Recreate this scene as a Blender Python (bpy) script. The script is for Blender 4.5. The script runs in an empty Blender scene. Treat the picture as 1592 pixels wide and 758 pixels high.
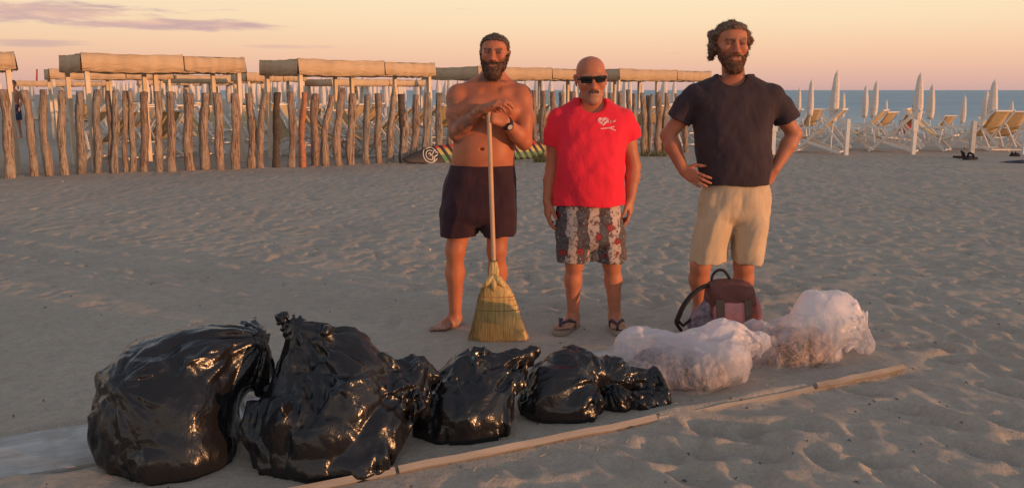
import bpy, bmesh, math, random
import numpy as np
from mathutils import Vector, Matrix
from mathutils.bvhtree import BVHTree

random.seed(7)
rng = np.random.default_rng(7)
S = bpy.context.scene
COL = S.collection

# ------------------------------------------------------------------ camera
CAM_H = 1.45
FPX = 1325.0                       # focal length in photo pixels (photo 1592 x 758)
PITCH = math.atan(239.0 / FPX)
cam_d = bpy.data.cameras.new('camera')
cam_d.sensor_width = 36.0
cam_d.lens = 36.0 * FPX / 1592.0
cam_d.clip_start = 0.05
cam_d.clip_end = 20000.0
cam = bpy.data.objects.new('camera', cam_d)
cam.location = (0, 0, CAM_H)
cam.rotation_euler = (math.pi / 2 - PITCH, 0, 0)
COL.objects.link(cam)
S.camera = cam

# ------------------------------------------------------------------ light
SUN_EL = math.radians(2.8)
SUN_AZ = math.radians(63.0)        # measured from straight behind the camera towards the right
to_sun = Vector((math.sin(SUN_AZ) * math.cos(SUN_EL), -math.cos(SUN_AZ) * math.cos(SUN_EL), math.sin(SUN_EL)))
sun_d = bpy.data.lights.new('sun', 'SUN')
sun_d.energy = 3.3
sun_d.color = (1.0, 0.47, 0.20)
sun_d.angle = math.radians(0.6)
sun = bpy.data.objects.new('sun', sun_d)
sun.rotation_euler = (-to_sun).to_track_quat('-Z', 'Y').to_euler()
COL.objects.link(sun)
S.view_settings.view_transform = 'Standard'
S.view_settings.look = 'None'
S.view_settings.exposure = 0.0
S.view_settings.gamma = 1.0
S.cycles.max_bounces = 6
S.cycles.transparent_max_bounces = 12
S.cycles.use_denoising = True


# ------------------------------------------------------------------ node helpers
class NT:
    def __init__(self, tree):
        self.t = tree

    def n(self, typ, **kw):
        nd = self.t.nodes.new(typ)
        ins = kw.pop('ins', {})
        for k, v in kw.items():
            setattr(nd, k, v)
        for k, v in ins.items():
            self.set(nd, k, v)
        return nd

    def set(self, nd, k, v):
        s = nd.inputs[k]
        if isinstance(v, bpy.types.NodeSocket):
            self.t.links.new(v, s)
        elif isinstance(v, bpy.types.Node):
            self.t.links.new(v.outputs[0], s)
        else:
            if isinstance(v, (tuple, list)) and s.type == 'RGBA' and len(v) == 3:
                v = (*v, 1.0)
            s.default_value = v

    def math(self, op, a, b=None, c=None, clamp=False):
        nd = self.n('ShaderNodeMath', operation=op)
        nd.use_clamp = clamp
        self.set(nd, 0, a)
        if b is not None:
            self.set(nd, 1, b)
        if c is not None:
            self.set(nd, 2, c)
        return nd.outputs[0]

    def mix(self, f, a, b, blend='MIX'):
        nd = self.n('ShaderNodeMix', data_type='RGBA', blend_type=blend)
        self.set(nd, 0, f)
        self.set(nd, 6, a)
        self.set(nd, 7, b)
        return nd.outputs[2]

    def ramp(self, f, stops, interp='LINEAR'):
        nd = self.n('ShaderNodeValToRGB')
        cr = nd.color_ramp
        cr.interpolation = interp
        while len(cr.elements) < len(stops):
            cr.elements.new(0.5)
        for e, (p, c) in zip(cr.elements, stops):
            e.position = p
            e.color = (*c, 1.0) if len(c) == 3 else c
        self.set(nd, 0, f)
        return nd.outputs[0]

    def maprange(self, v, a, b, c=0.0, d=1.0, smooth=False):
        nd = self.n('ShaderNodeMapRange')
        nd.interpolation_type = 'SMOOTHSTEP' if smooth else 'LINEAR'
        self.set(nd, 0, v)
        for i, x in enumerate((a, b, c, d)):
            self.set(nd, i + 1, x)
        return nd.outputs[0]

    def noise(self, vec, scale, detail=4.0, rough=0.5, dist=0.0):
        nd = self.n('ShaderNodeTexNoise')
        if vec is not None:
            self.set(nd, 'Vector', vec)
        self.set(nd, 'Scale', scale)
        self.set(nd, 'Detail', detail)
        self.set(nd, 'Roughness', rough)
        self.set(nd, 'Distortion', dist)
        return nd.outputs[0]

    def mapping(self, vec, scale=(1, 1, 1), rot=(0, 0, 0), loc=(0, 0, 0)):
        nd = self.n('ShaderNodeMapping')
        self.set(nd, 0, vec)
        self.set(nd, 1, loc)
        self.set(nd, 2, rot)
        self.set(nd, 3, scale)
        return nd.outputs[0]

    def bump(self, h, strength=0.3, dist=0.01, normal=None):
        nd = self.n('ShaderNodeBump')
        self.set(nd, 'Strength', strength)
        self.set(nd, 'Distance', dist)
        self.set(nd, 'Height', h)
        if normal is not None:
            self.set(nd, 'Normal', normal)
        return nd.outputs[0]


def new_mat(name):
    m = bpy.data.materials.new(name)
    m.use_nodes = True
    nt = NT(m.node_tree)
    b = m.node_tree.nodes['Principled BSDF']
    return m, nt, b


def simple_mat(name, col, rough=0.6, var=0.12, scale=8.0, bump=0.0, bscale=60.0, spec=0.4, metallic=0.0, rnd=0.0):
    m, nt, b = new_mat(name)
    tc = nt.n('ShaderNodeTexCoord').outputs['Object']
    nz = nt.noise(tc, scale, 5.0, 0.6)
    f = nt.maprange(nz, 0.3, 0.7, 1.0 - var, 1.0 + var)
    if rnd:
        oi = nt.n('ShaderNodeObjectInfo').outputs['Random']
        f = nt.math('MULTIPLY', f, nt.maprange(oi, 0, 1, 1 - rnd, 1 + rnd))
    hv = nt.n('ShaderNodeHueSaturation')
    nt.set(hv, 'Color', col)
    nt.set(hv, 'Value', f)
    nt.set(b, 'Base Color', hv.outputs[0])
    nt.set(b, 'Roughness', rough)
    nt.set(b, 'Specular IOR Level', spec)
    nt.set(b, 'Metallic', metallic)
    if bump:
        nt.set(b, 'Normal', nt.bump(nt.noise(tc, bscale, 3.0), bump, 0.004))
    return m


# ------------------------------------------------------------------ world: evening sky opposite the low sun
w = bpy.data.worlds.new('World')
S.world = w
w.use_nodes = True
wt = NT(w.node_tree)
bg = w.node_tree.nodes['Background']
sky = wt.n('ShaderNodeTexSky', sky_type='NISHITA')
sky.sun_disc = False
sky.sun_elevation = SUN_EL
sky.sun_rotation = math.pi - SUN_AZ
sky.dust_density = 2.0
nrm = wt.n('ShaderNodeVectorMath', operation='NORMALIZE')
wt.set(nrm, 0, wt.n('ShaderNodeTexCoord').outputs['Generated'])
sep = wt.n('ShaderNodeSeparateXYZ')
wt.set(sep, 0, nrm.outputs[0])
dx, dy, dz = sep.outputs
band = wt.ramp(wt.math('MULTIPLY_ADD', dz, 2.0, 0.1, True), [
    (0.00, (0.42, 0.29, 0.27)), (0.095, (0.58, 0.38, 0.36)), (0.115, (0.70, 0.43, 0.36)), (0.155, (0.86, 0.52, 0.37)),
    (0.20, (0.94, 0.63, 0.41)), (0.25, (0.97, 0.74, 0.48)), (0.31, (0.98, 0.80, 0.55)),
    (0.42, (0.95, 0.84, 0.66)), (0.62, (0.74, 0.75, 0.76)), (1.0, (0.54, 0.62, 0.74))])
az = wt.math('ARCTAN2', dx, dy)                       # 0 straight ahead, + to the right
pink = wt.maprange(az, -0.75, 0.15, 1.0, 0.0, True)
band = wt.mix(wt.math('MULTIPLY', pink, 0.55), band, (0.93, 0.90, 0.92), 'MULTIPLY')
# cloud streaks, low on the left
cv = wt.n('ShaderNodeCombineXYZ')
wt.set(cv, 0, wt.math('MULTIPLY', az, 9.0))
wt.set(cv, 1, wt.math('MULTIPLY', dz, 75.0))
cn = wt.noise(cv.outputs[0], 1.0, 6.0, 0.62, 0.3)


def streak(a0, z0, aw, zw, thr):
    u = wt.math('DIVIDE', wt.math('SUBTRACT', az, a0), aw)
    v = wt.math('DIVIDE', wt.math('SUBTRACT', dz, z0), zw)
    r = wt.math('ADD', wt.math('MULTIPLY', u, u), wt.math('MULTIPLY', v, v))
    g = wt.math('EXPONENT', wt.math('MULTIPLY', r, -1.0))
    x = wt.math('ADD', wt.math('MULTIPLY', g, 0.85), wt.math('MULTIPLY', wt.math('SUBTRACT', cn, 0.5), 1.7))
    return wt.maprange(x, thr, thr + 0.42, 0.0, 1.0, True)


cl = streak(-0.51, 0.0765, 0.15, 0.010, 0.22)
cl = wt.math('MAXIMUM', cl, streak(-0.37, 0.0685, 0.13, 0.0075, 0.24))
cl = wt.math('MAXIMUM', cl, wt.math('MULTIPLY', streak(-0.26, 0.047, 0.07, 0.004, 0.45), 0.6))
cl = wt.math('MAXIMUM', cl, wt.math('MULTIPLY', streak(-0.52, 0.047, 0.08, 0.005, 0.45), 0.6))
ccol = wt.ramp(cn, [(0.38, (0.80, 0.50, 0.40)), (0.62, (0.50, 0.34, 0.38))])
band = wt.mix(wt.math('MULTIPLY', cl, 0.85), band, ccol)
up = wt.maprange(dz, 0.16, 0.75, 0.0, 0.55, True)
skyc = wt.mix(1.0, sky.outputs[0], (0.10, 0.10, 0.10), 'MULTIPLY')
final = wt.mix(up, band, skyc)
wt.set(bg, 'Color', final)
wt.set(bg, 'Strength', 1.0)

# ------------------------------------------------------------------ projection helpers (photo pixel -> world, used to measure positions)
CP, SP = math.cos(PITCH), math.sin(PITCH)


def ray(px, py):
    u = (px - 796.0) / FPX
    v = (379.0 - py) / FPX
    return u, CP + v * SP, -SP + v * CP


def G(px, py, z=0.0):
    r = ray(px, py)
    t = (z - CAM_H) / r[2]
    return Vector((r[0] * t, r[1] * t, z))


def P(px, py, Y):
    r = ray(px, py)
    t = Y / r[1]
    return Vector((r[0] * t, Y, CAM_H + r[2] * t))


def PXM(py, Y):
    """metres per photo pixel at depth Y on row py"""
    return Y / ray(796, py)[1] / FPX


# ------------------------------------------------------------------ numpy noise
_perm = np.random.default_rng(3).permutation(256).astype(np.int32)
_perm = np.concatenate([_perm, _perm])
_g3 = np.random.default_rng(5).normal(size=(256, 3)).astype(np.float32)
_g3 /= np.linalg.norm(_g3, axis=1)[:, None]


def pnoise(x, y, z):
    x, y, z = np.broadcast_arrays(np.asarray(x, np.float32), np.asarray(y, np.float32), np.asarray(z, np.float32))
    xi = np.floor(x).astype(np.int32); yi = np.floor(y).astype(np.int32); zi = np.floor(z).astype(np.int32)
    xf = x - xi; yf = y - yi; zf = z - zi
    u = xf * xf * xf * (xf * (xf * 6 - 15) + 10)
    v = yf * yf * yf * (yf * (yf * 6 - 15) + 10)
    q = zf * zf * zf * (zf * (zf * 6 - 15) + 10)
    out = 0
    for i in (0, 1):
        wx = u if i else 1 - u
        for j in (0, 1):
            wy = v if j else 1 - v
            for k in (0, 1):
                wz = q if k else 1 - q
                h = _perm[_perm[_perm[(xi + i) & 255] + ((yi + j) & 255)] + ((zi + k) & 255)]
                g = _g3[h]
                out = out + wx * wy * wz * (g[..., 0] * (xf - i) + g[..., 1] * (yf - j) + g[..., 2] * (zf - k))
    return out * 1.5


def fbm(x, y, z, oct=3, gain=0.5):
    a, s, o = 1.0, 1.0, 0
    for i in range(oct):
        o = o + a * pnoise(x * s + 17.3 * i, y * s - 9.1 * i, z * s + 4.7 * i)
        a *= gain
        s *= 2.03
    return o


def ridged(x, y, z, oct=3, gain=0.5):
    a, s, o = 1.0, 1.0, 0
    for i in range(oct):
        o = o + a * (1 - 2 * np.abs(pnoise(x * s + 31.7 * i, y * s + 3.3 * i, z * s - 7.7 * i)))
        a *= gain
        s *= 2.1
    return o


# ------------------------------------------------------------------ object helpers
def thing(name, label, cat, loc=(0, 0, 0), rz=0.0, group=None):
    o = bpy.data.objects.new(name, None)
    o.empty_display_size = 0.1
    o.location = loc
    o.rotation_euler = (0, 0, rz)
    COL.objects.link(o)
    o['label'] = label
    o['category'] = cat
    if group:
        o['group'] = group
    return o


def tag(o, label, cat, group=None):
    o['label'] = label
    o['category'] = cat
    if group:
        o['group'] = group
    return o


def mesh_obj(name, verts, faces, mat, parent=None, smooth=True, loc=None):
    me = bpy.data.meshes.new(name)
    if isinstance(verts, np.ndarray):
        verts = verts.astype(np.float32)
        me.vertices.add(len(verts))
        me.vertices.foreach_set('co', verts.ravel())
        faces = np.asarray(faces, np.int32)
        k = faces.shape[1]
        me.loops.add(faces.size)
        me.loops.foreach_set('vertex_index', faces.ravel())
        me.polygons.add(len(faces))
        me.polygons.foreach_set('loop_start', np.arange(0, faces.size, k, dtype=np.int32))
        me.polygons.foreach_set('loop_total', np.full(len(faces), k, np.int32))
        me.update(calc_edges=True)
    else:
        me.from_pydata([tuple(v) for v in verts], [], faces)
        me.update()
    if smooth:
        me.polygons.foreach_set('use_smooth', np.ones(len(me.polygons), bool))
    me.materials.append(mat)
    o = bpy.data.objects.new(name, me)
    COL.objects.link(o)
    if parent is not None:
        o.parent = parent
    if loc is not None:
        o.location = loc
    return o


class MB:
    """collects simple solids into one mesh"""

    def __init__(self):
        self.v = []
        self.f = []

    def add(self, vs, fs):
        b = len(self.v)
        self.v += [tuple(p) for p in vs]
        self.f += [tuple(i + b for i in f) for f in fs]
        return self

    def box(self, c, s, rot=None, bev=0.0):
        hx, hy, hz = s[0] / 2, s[1] / 2, s[2] / 2
        c = Vector(c)
        if bev <= 0:
            vs = [Vector((x, y, z)) for z in (-hz, hz) for x, y in ((-hx, -hy), (hx, -hy), (hx, hy), (-hx, hy))]
            fs = [(3, 2, 1, 0), (4, 5, 6, 7), (0, 1, 5, 4), (1, 2, 6, 5), (2, 3, 7, 6), (3, 0, 4, 7)]
        else:
            bm = bmesh.new()
            bmesh.ops.create_cube(bm, size=1.0, matrix=Matrix.Diagonal((*s, 1)))
            bmesh.ops.bevel(bm, geom=bm.edges[:], offset=bev, segments=2, affect='EDGES')
            bm.verts.index_update()
            vs = [v.co.copy() for v in bm.verts]
            fs = [tuple(v.index for v in f.verts) for f in bm.faces]
            bm.free()
        if rot is not None:
            vs = [rot @ p for p in vs]
        return self.add([p + c for p in vs], fs)

    def bar(self, a, b, wd, th=None):
        """square bar from a to b"""
        a, b = Vector(a), Vector(b)
        th = th or wd
        d = b - a
        q = d.to_track_quat('Z', 'Y').to_matrix()
        return self.box((a + b) / 2, (wd, th, d.length), q)

    def tube(self, pts, radii, seg=8, cap=True, sq=1.0):
        pts = [Vector(p) for p in pts]
        if not hasattr(radii, '__len__'):
            radii = [radii] * len(pts)
        vs, fs = [], []
        up = None
        for i, p in enumerate(pts):
            d = (pts[min(i + 1, len(pts) - 1)] - pts[max(i - 1, 0)])
            d.normalize()
            if up is None:
                up = Vector((0, 0, 1)) if abs(d.z) < 0.9 else Vector((0, 1, 0))
            x = d.cross(up)
            if x.length < 1e-5:
                x = d.orthogonal()
            x.normalize()
            y = x.cross(d)
            up = y
            for k in range(seg):
                a = 2 * math.pi * k / seg
                vs.append(p + (x * math.cos(a) + y * math.sin(a) * sq) * radii[i])
        n = len(pts)
        for i in range(n - 1):
            for k in range(seg):
                k2 = (k + 1) % seg
                fs.append((i * seg + k, i * seg + k2, (i + 1) * seg + k2, (i + 1) * seg + k))
        if cap:
            fs.append(tuple(range(seg))[::-1])
            fs.append(tuple((n - 1) * seg + k for k in range(seg)))
        return self.add(vs, fs)

    def lathe(self, prof, seg=16, pleat=0.0, np_=8, c=(0, 0, 0)):
        vs, fs = [], []
        for i, (r, z) in enumerate(prof):
            for k in range(seg):
                a = 2 * math.pi * k / seg
                rr = r * (1 + pleat * math.cos(np_ * a + z * 2.5))
                vs.append((c[0] + rr * math.cos(a), c[1] + rr * math.sin(a), c[2] + z))
        for i in range(len(prof) - 1):
            for k in range(seg):
                k2 = (k + 1) % seg
                fs.append((i * seg + k, i * seg + k2, (i + 1) * seg + k2, (i + 1) * seg + k))
        fs.append(tuple(range(seg))[::-1])
        fs.append(tuple((len(prof) - 1) * seg + k for k in range(seg)))
        return self.add(vs, fs)

    def build(self, name, mat, parent=None, smooth=False, loc=None):
        return mesh_obj(name, self.v, self.f, mat, parent, smooth, loc)


def curve_pts(pts, k=5):
    """Catmull-Rom through the points"""
    pts = [Vector(p) for p in pts]
    ext = [pts[0] * 2 - pts[1]] + pts + [pts[-1] * 2 - pts[-2]]
    out = []
    for i in range(1, len(ext) - 2):
        a, b, c, d = ext[i - 1:i + 3]
        for j in range(k):
            t = j / k
            out.append(0.5 * ((2 * b) + (c - a) * t + (2 * a - 5 * b + 4 * c - d) * t * t + (3 * b - a - 3 * c + d) * t ** 3))
    return out + [pts[-1]]


def dup(root, loc, rz=0.0, label=None, scale=None):
    r = root.copy()
    COL.objects.link(r)
    r.location = loc
    r.rotation_euler = (0, 0, rz)
    if scale is not None:
        r.scale = scale
    if label:
        r['label'] = label
    for ch in list(root.children):
        c = ch.copy()
        COL.objects.link(c)
        c.parent = r
        for g in list(ch.children):
            d = g.copy()
            COL.objects.link(d)
            d.parent = c
    return r


def smooth_by_angle(o, ang=0.6):
    me = o.data
    me.polygons.foreach_set('use_smooth', np.ones(len(me.polygons), bool))
    me.set_sharp_from_angle(angle=ang)
    return o
# ------------------------------------------------------------------ land and sea
def sstep(a, b, x):
    t = np.clip((x - a) / (b - a), 0, 1)
    return t * t * (3 - 2 * t)


W0 = np.array([-0.73, 2.96]); WD = np.array([0.90, 0.433]); WD = WD / np.linalg.norm(WD)
WN = np.array([-WD[1], WD[0]])          # towards the back of the walkway
SEA_Z = -1.05


def beach(x, y):
    """large form of the beach: flat, then falling to the waterline; the unseen bank behind the camera is added elsewhere"""
    s = 0.88 * x + 0.47 * y
    z = -0.5 * 0.042 * (np.sqrt((s - 20.0) ** 2 + 9.0) + (s - 20.0))
    z = np.maximum(z, -2.2)
    return z


FENCE_PY = ([0, 130, 390, 570, 700, 830, 1068, 1200], [276, 270, 261.5, 255.5, 251, 245, 237.5, 234])


def fence_base(px):
    return G(px, float(np.interp(px, *FENCE_PY)))


_fp = np.array([fence_base(q)[:2] for q in range(-200, 1200, 50)])


def fence_dist(x, y):
    # signed distance to the mean fence line
    a, b = _fp[0], _fp[-1]
    d = (b - a) / np.linalg.norm(b - a)
    return (x - a[0]) * (-d[1]) + (y - a[1]) * d[0], (x - a[0]) * d[0] + (y - a[1]) * d[1]


def make_sand():
    yn = [-60, -45, -35, -28, -22, -18, -16, -15, -14, -13, -12, -11, -10, -9, -8, -7, -4, -2, -0.5, 0.6, 1.4, 1.8, 2.2]
    y = 2.2
    while y < 34:
        y += max(0.011, 0.0052 * y) if y < 19 else 0.016 * y
        yn.append(y)
    while y < 260:
        y *= 1.1
        yn.append(y)
    yn = np.array(yn)
    dense = np.linspace(-0.30, 0.30, 900)
    side = np.array([0.33, 0.37, 0.42, 0.5, 0.6, 0.75, 1.0, 1.4, 2.0, 3.0, 4.5, 7.0, 11.0])
    tt = np.concatenate([-side[::-1], dense, side])
    AP = 14.0                                         # fan apex behind the camera
    YY = np.repeat(yn[:, None], len(tt), 1)
    XX = tt[None, :] * np.maximum(yn[:, None] + AP, 16.2)
    Z = beach(XX, YY)
    near = 1 - sstep(14, 30, YY)
    # trampled relief
    fd, fl = fence_dist(XX, YY)
    wp = (XX - W0[0]) * WN[0] + (YY - W0[1]) * WN[1]
    wl = (XX - W0[0]) * WD[0] + (YY - W0[1]) * WD[1]
    walk = sstep(-0.05, 0.02, wp) * (1 - sstep(1.1, 1.5, wp)) * (1 - sstep(3.0, 3.4, wl))
    rough = (0.35 + 0.65 * near) * (1 - 0.85 * walk)
    smoothleft = 1 - 0.45 * (1 - sstep(-1.6, 0.2, XX)) * (1 - sstep(5.5, 8, YY))
    rough = rough * smoothleft
    fine = slice(10, len(yn) - 8)
    R = np.zeros_like(Z)
    R += 0.022 * pnoise(XX * 0.55, YY * 0.55, 0.3)
    R += rough * (0.011 * pnoise(XX * 1.5, YY * 1.5, 1.3) + 0.007 * pnoise(XX * 3.3 + 5, YY * 3.3, 2.1)
                  + 0.009 * pnoise(XX * 6.1, YY * 7.1, 3.1) + 0.0045 * pnoise(XX * 15, YY * 15, 4.4))
    # foot prints pressed into it
    r2 = np.random.default_rng(21)
    NP = 8200
    v = r2.random(NP)
    fy = 2.3 + 17.0 * v ** 1.25
    fx = (r2.random(NP) * 1.5 - 0.75) * (fy + 1.5)
    fa = r2.normal(0.5, 0.9, NP)
    for i in range(NP):
        cx, cy = fx[i], fy[i]
        w_p = (cx - W0[0]) * WN[0] + (cy - W0[1]) * WN[1]
        w_l = (cx - W0[0]) * WD[0] + (cy - W0[1]) * WD[1]
        if -0.18 < w_p < 1.35 and w_l < 3.4:
            continue
        if cx < 0.0 and cy < 6.0 and r2.random() < 0.5:
            continue
        big = 1.3 if (cx > 0.2 and cy < 4.6) else 1.0
        if big > 1 and r2.random() < 0.45:
            continue
        L = r2.uniform(0.07, 0.17) * big
        Wd = r2.uniform(0.045, 0.085) * big
        dep = r2.uniform(0.010, 0.026) * (1.0 if big > 1 else 0.85)
        j0, j1 = np.searchsorted(yn, [cy - 0.4, cy + 0.4])
        tc = cx / (cy + AP); dt = 0.45 / (cy + AP)
        i0, i1 = np.searchsorted(tt, [tc - dt, tc + dt])
        if i1 <= i0 or j1 <= j0:
            continue
        sx = XX[j0:j1, i0:i1] - cx
        sy = YY[j0:j1, i0:i1] - cy
        ca, sa = math.cos(fa[i]), math.sin(fa[i])
        u = (sx * ca + sy * sa) / Wd
        q_ = (-sx * sa + sy * ca) / L
        u = u * (1 + 0.25 * np.tanh(q_))               # narrower heel
        q = np.sqrt(u * u + q_ * q_ + 1e-6)
        prof = -dep * (1 - sstep(0.3, 1.1, q)) + 0.14 * dep * np.exp(-((q - 1.25) / 0.4) ** 2)
        R[j0:j1, i0:i1] += prof * smoothleft[j0:j1, i0:i1]
    # the deep single prints at the front right
    for (px, py, ang, L, Wd, dep) in [(1105, 668, 0.6, 0.15, 0.075, 0.040), (1165, 703, 1.2, 0.14, 0.07, 0.036), (1283, 712, 0.2, 0.13, 0.075, 0.030), (1352, 716, 1.4, 0.12, 0.07, 0.040), (1537, 702, 0.9, 0.17, 0.06, 0.042), (1405, 632, 1.1, 0.15, 0.07, 0.032),
                                      (1030, 697, 0.5, 0.14, 0.08, 0.034), (1463, 655, 0.8, 0.15, 0.07, 0.030), (1235, 660, 1.3, 0.14, 0.07, 0.026), (1560, 655, 1.0, 0.15, 0.075, 0.034), (1450, 537, 1.2, 0.15, 0.07, 0.040), (1340, 605, 0.9, 0.14, 0.06, 0.030),
                                      (1480, 745, 0.4, 0.16, 0.08, 0.036), (1080, 740, 1.0, 0.15, 0.08, 0.034), (1560, 605, 0.7, 0.15, 0.07, 0.030), (1400, 745, 0.8, 0.14, 0.07, 0.03)]:
        g_ = G(px, py)
        j0, j1 = np.searchsorted(yn, [g_.y - 0.45, g_.y + 0.45])
        tc = g_.x / (g_.y + AP); dt = 0.5 / (g_.y + AP)
        i0, i1 = np.searchsorted(tt, [tc - dt, tc + dt])
        sx = XX[j0:j1, i0:i1] - g_.x
        sy = YY[j0:j1, i0:i1] - g_.y
        ca, sa = math.cos(ang), math.sin(ang)
        u = (sx * ca + sy * sa) / Wd
        v_ = (-sx * sa + sy * ca) / L
        u = u * (1 + 0.25 * np.tanh(v_))
        q = np.sqrt(u * u + v_ * v_ + 1e-6) + 0.12 * pnoise(XX[j0:j1, i0:i1] * 18, YY[j0:j1, i0:i1] * 18, 2.2)
        R[j0:j1, i0:i1] = R[j0:j1, i0:i1] * (0.4 + 0.6 * sstep(0.8, 1.4, q)) - 1.25 * dep * (1 - sstep(0.45, 1.05, q)) + 0.25 * dep * np.exp(-((q - 1.25) / 0.3) ** 2)
    # low bank of sand along the foot of the fence
    R += 0.03 * np.exp(-((fd + 0.15) / 0.6) ** 2) * (1 - sstep(20, 24, YY))
    # walkway: sand drifted over boards; the rear boards lie bare at the left
    bare = sstep(0.52, 0.60, wp + 0.05 * pnoise(XX * 5, YY * 5, 8.0)) * (1 - sstep(1.0, 1.06, wp)) \
        * (1 - sstep(0.05, 0.7, wl + 0.25 * pnoise(XX * 3, YY * 3, 6.0)))
    flat = walk * (1 - sstep(1.05, 1.4, wp))
    Rw = 0.022 + 0.006 * pnoise(XX * 4, YY * 4, 5.2) + 0.0035 * pnoise(XX * 14, YY * 14, 7.1)
    R = R * (1 - flat) + flat * Rw
    R = R * (1 - bare) + bare * (-0.012 + 0.010 * np.maximum(pnoise(XX * 6, YY * 9, 1.7), -0.3))
    # in front of the boards the sand lies a little lower so that the edge shows
    front = sstep(-0.35, -0.03, wp) * (1 - sstep(-0.005, 0.01, wp)) * sstep(-1.6, -1.2, wl) * (1 - sstep(3.0, 3.2, wl))
    R = R - 0.012 * front
    drift = np.exp(-((wl - 1.62) / 0.20) ** 2) + 0.55 * np.exp(-((wl - 2.1) / 0.25) ** 2)
    R = R + 0.020 * drift * np.exp(-(wp / 0.12) ** 2)
    # stand points of people and bags: pressed level
    for (cx, cy, rr) in FLAT:
        q = np.sqrt((XX - cx) ** 2 + (YY - cy) ** 2) / rr
        k = 1 - sstep(0.6, 1.3, q)
        R = R * (1 - k) + k * 0.004
    Z = Z + (0.80 - 0.2 * sstep(6, 12, YY)) * R * (1 - sstep(60, 120, YY)) + 0.20 * R * walk
    # unseen sand bank added behind the camera, meant to shade the foreground
    Z = Z + SHADE_BANK_H * (1 - sstep(-14, -7, YY)) * (1 + 0.05 * pnoise(XX * 0.12, YY * 0.12, 0.5) + 0.03 * pnoise(XX * 0.5, YY * 0.5, 0.9))
    V = np.stack([XX, YY, Z], -1).reshape(-1, 3)
    ny, nx = XX.shape
    idx = np.arange(ny * nx).reshape(ny, nx)
    F = np.stack([idx[:-1, :-1], idx[:-1, 1:], idx[1:, 1:], idx[1:, :-1]], -1).reshape(-1, 4)
    m, nt, b = new_mat('sand')
    pos = nt.n('ShaderNodeNewGeometry').outputs['Position']
    n1 = nt.noise(pos, 0.8, 6.0, 0.62)
    n2 = nt.noise(pos, 14.0, 5.0, 0.65)
    n3 = nt.noise(pos, 260.0, 2.0, 0.6)
    c = nt.ramp(n1, [(0.3, (0.425, 0.355, 0.288)), (0.7, (0.520, 0.437, 0.358))])
    c = nt.mix(nt.maprange(n2, 0.35, 0.7, 0.0, 0.55), c, (0.335, 0.28, 0.23))
    n4 = nt.noise(pos, 45.0, 4.0, 0.7)
    c = nt.mix(nt.maprange(n4, 0.48, 0.68, 0.0, 0.45), c, (0.30, 0.245, 0.20))
    c = nt.mix(nt.maprange(n3, 0.52, 0.72, 0.0, 0.5), c, (0.19, 0.165, 0.145))
    vor = nt.n('ShaderNodeTexVoronoi')
    nt.set(vor, 'Vector', pos)
    nt.set(vor, 'Scale', 9.0)
    speck = nt.math('LESS_THAN', vor.outputs['Distance'], 0.045)
    c = nt.mix(nt.math('MULTIPLY', speck, 0.6), c, (0.17, 0.14, 0.11))
    nt.set(b, 'Base Color', c)
    nt.set(b, 'Roughness', 0.95)
    nt.set(b, 'Specular IOR Level', 0.15)
    h = nt.math('ADD', nt.math('ADD', nt.math('MULTIPLY', n2, 1.0), nt.math('MULTIPLY', n4, 0.45)), nt.math('MULTIPLY', n3, 0.22))
    nt.set(b, 'Normal', nt.bump(h, 0.75, 0.02))
    o = mesh_obj('sand', V, F, m)
    o['kind'] = 'structure'
    return o


SHADE_BANK_H = 0.5
FLAT = [(-0.36, 5.15, 0.3), (-0.05, 5.1, 0.3), (0.33, 5.05, 0.3), (0.63, 5.02, 0.28), (1.21, 5.33, 0.3), (1.5, 5.35, 0.3),
        (-1.25, 3.25, 0.45), (-0.7, 3.3, 0.5), (-0.2, 3.5, 0.4), (0.2, 3.75, 0.45), (0.7, 4.25, 0.5), (1.55, 4.6, 0.5), (-0.08, 4.85, 0.3)]
sand = make_sand()
_sb = None


def ground(x, y):
    """height of the sand surface"""
    global _sb
    if _sb is None:
        _sb = True
    hit, loc, nrm_, i = sand.ray_cast((x, y, 20.0), (0, 0, -1))
    return loc.z if hit else 0.0


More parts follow.
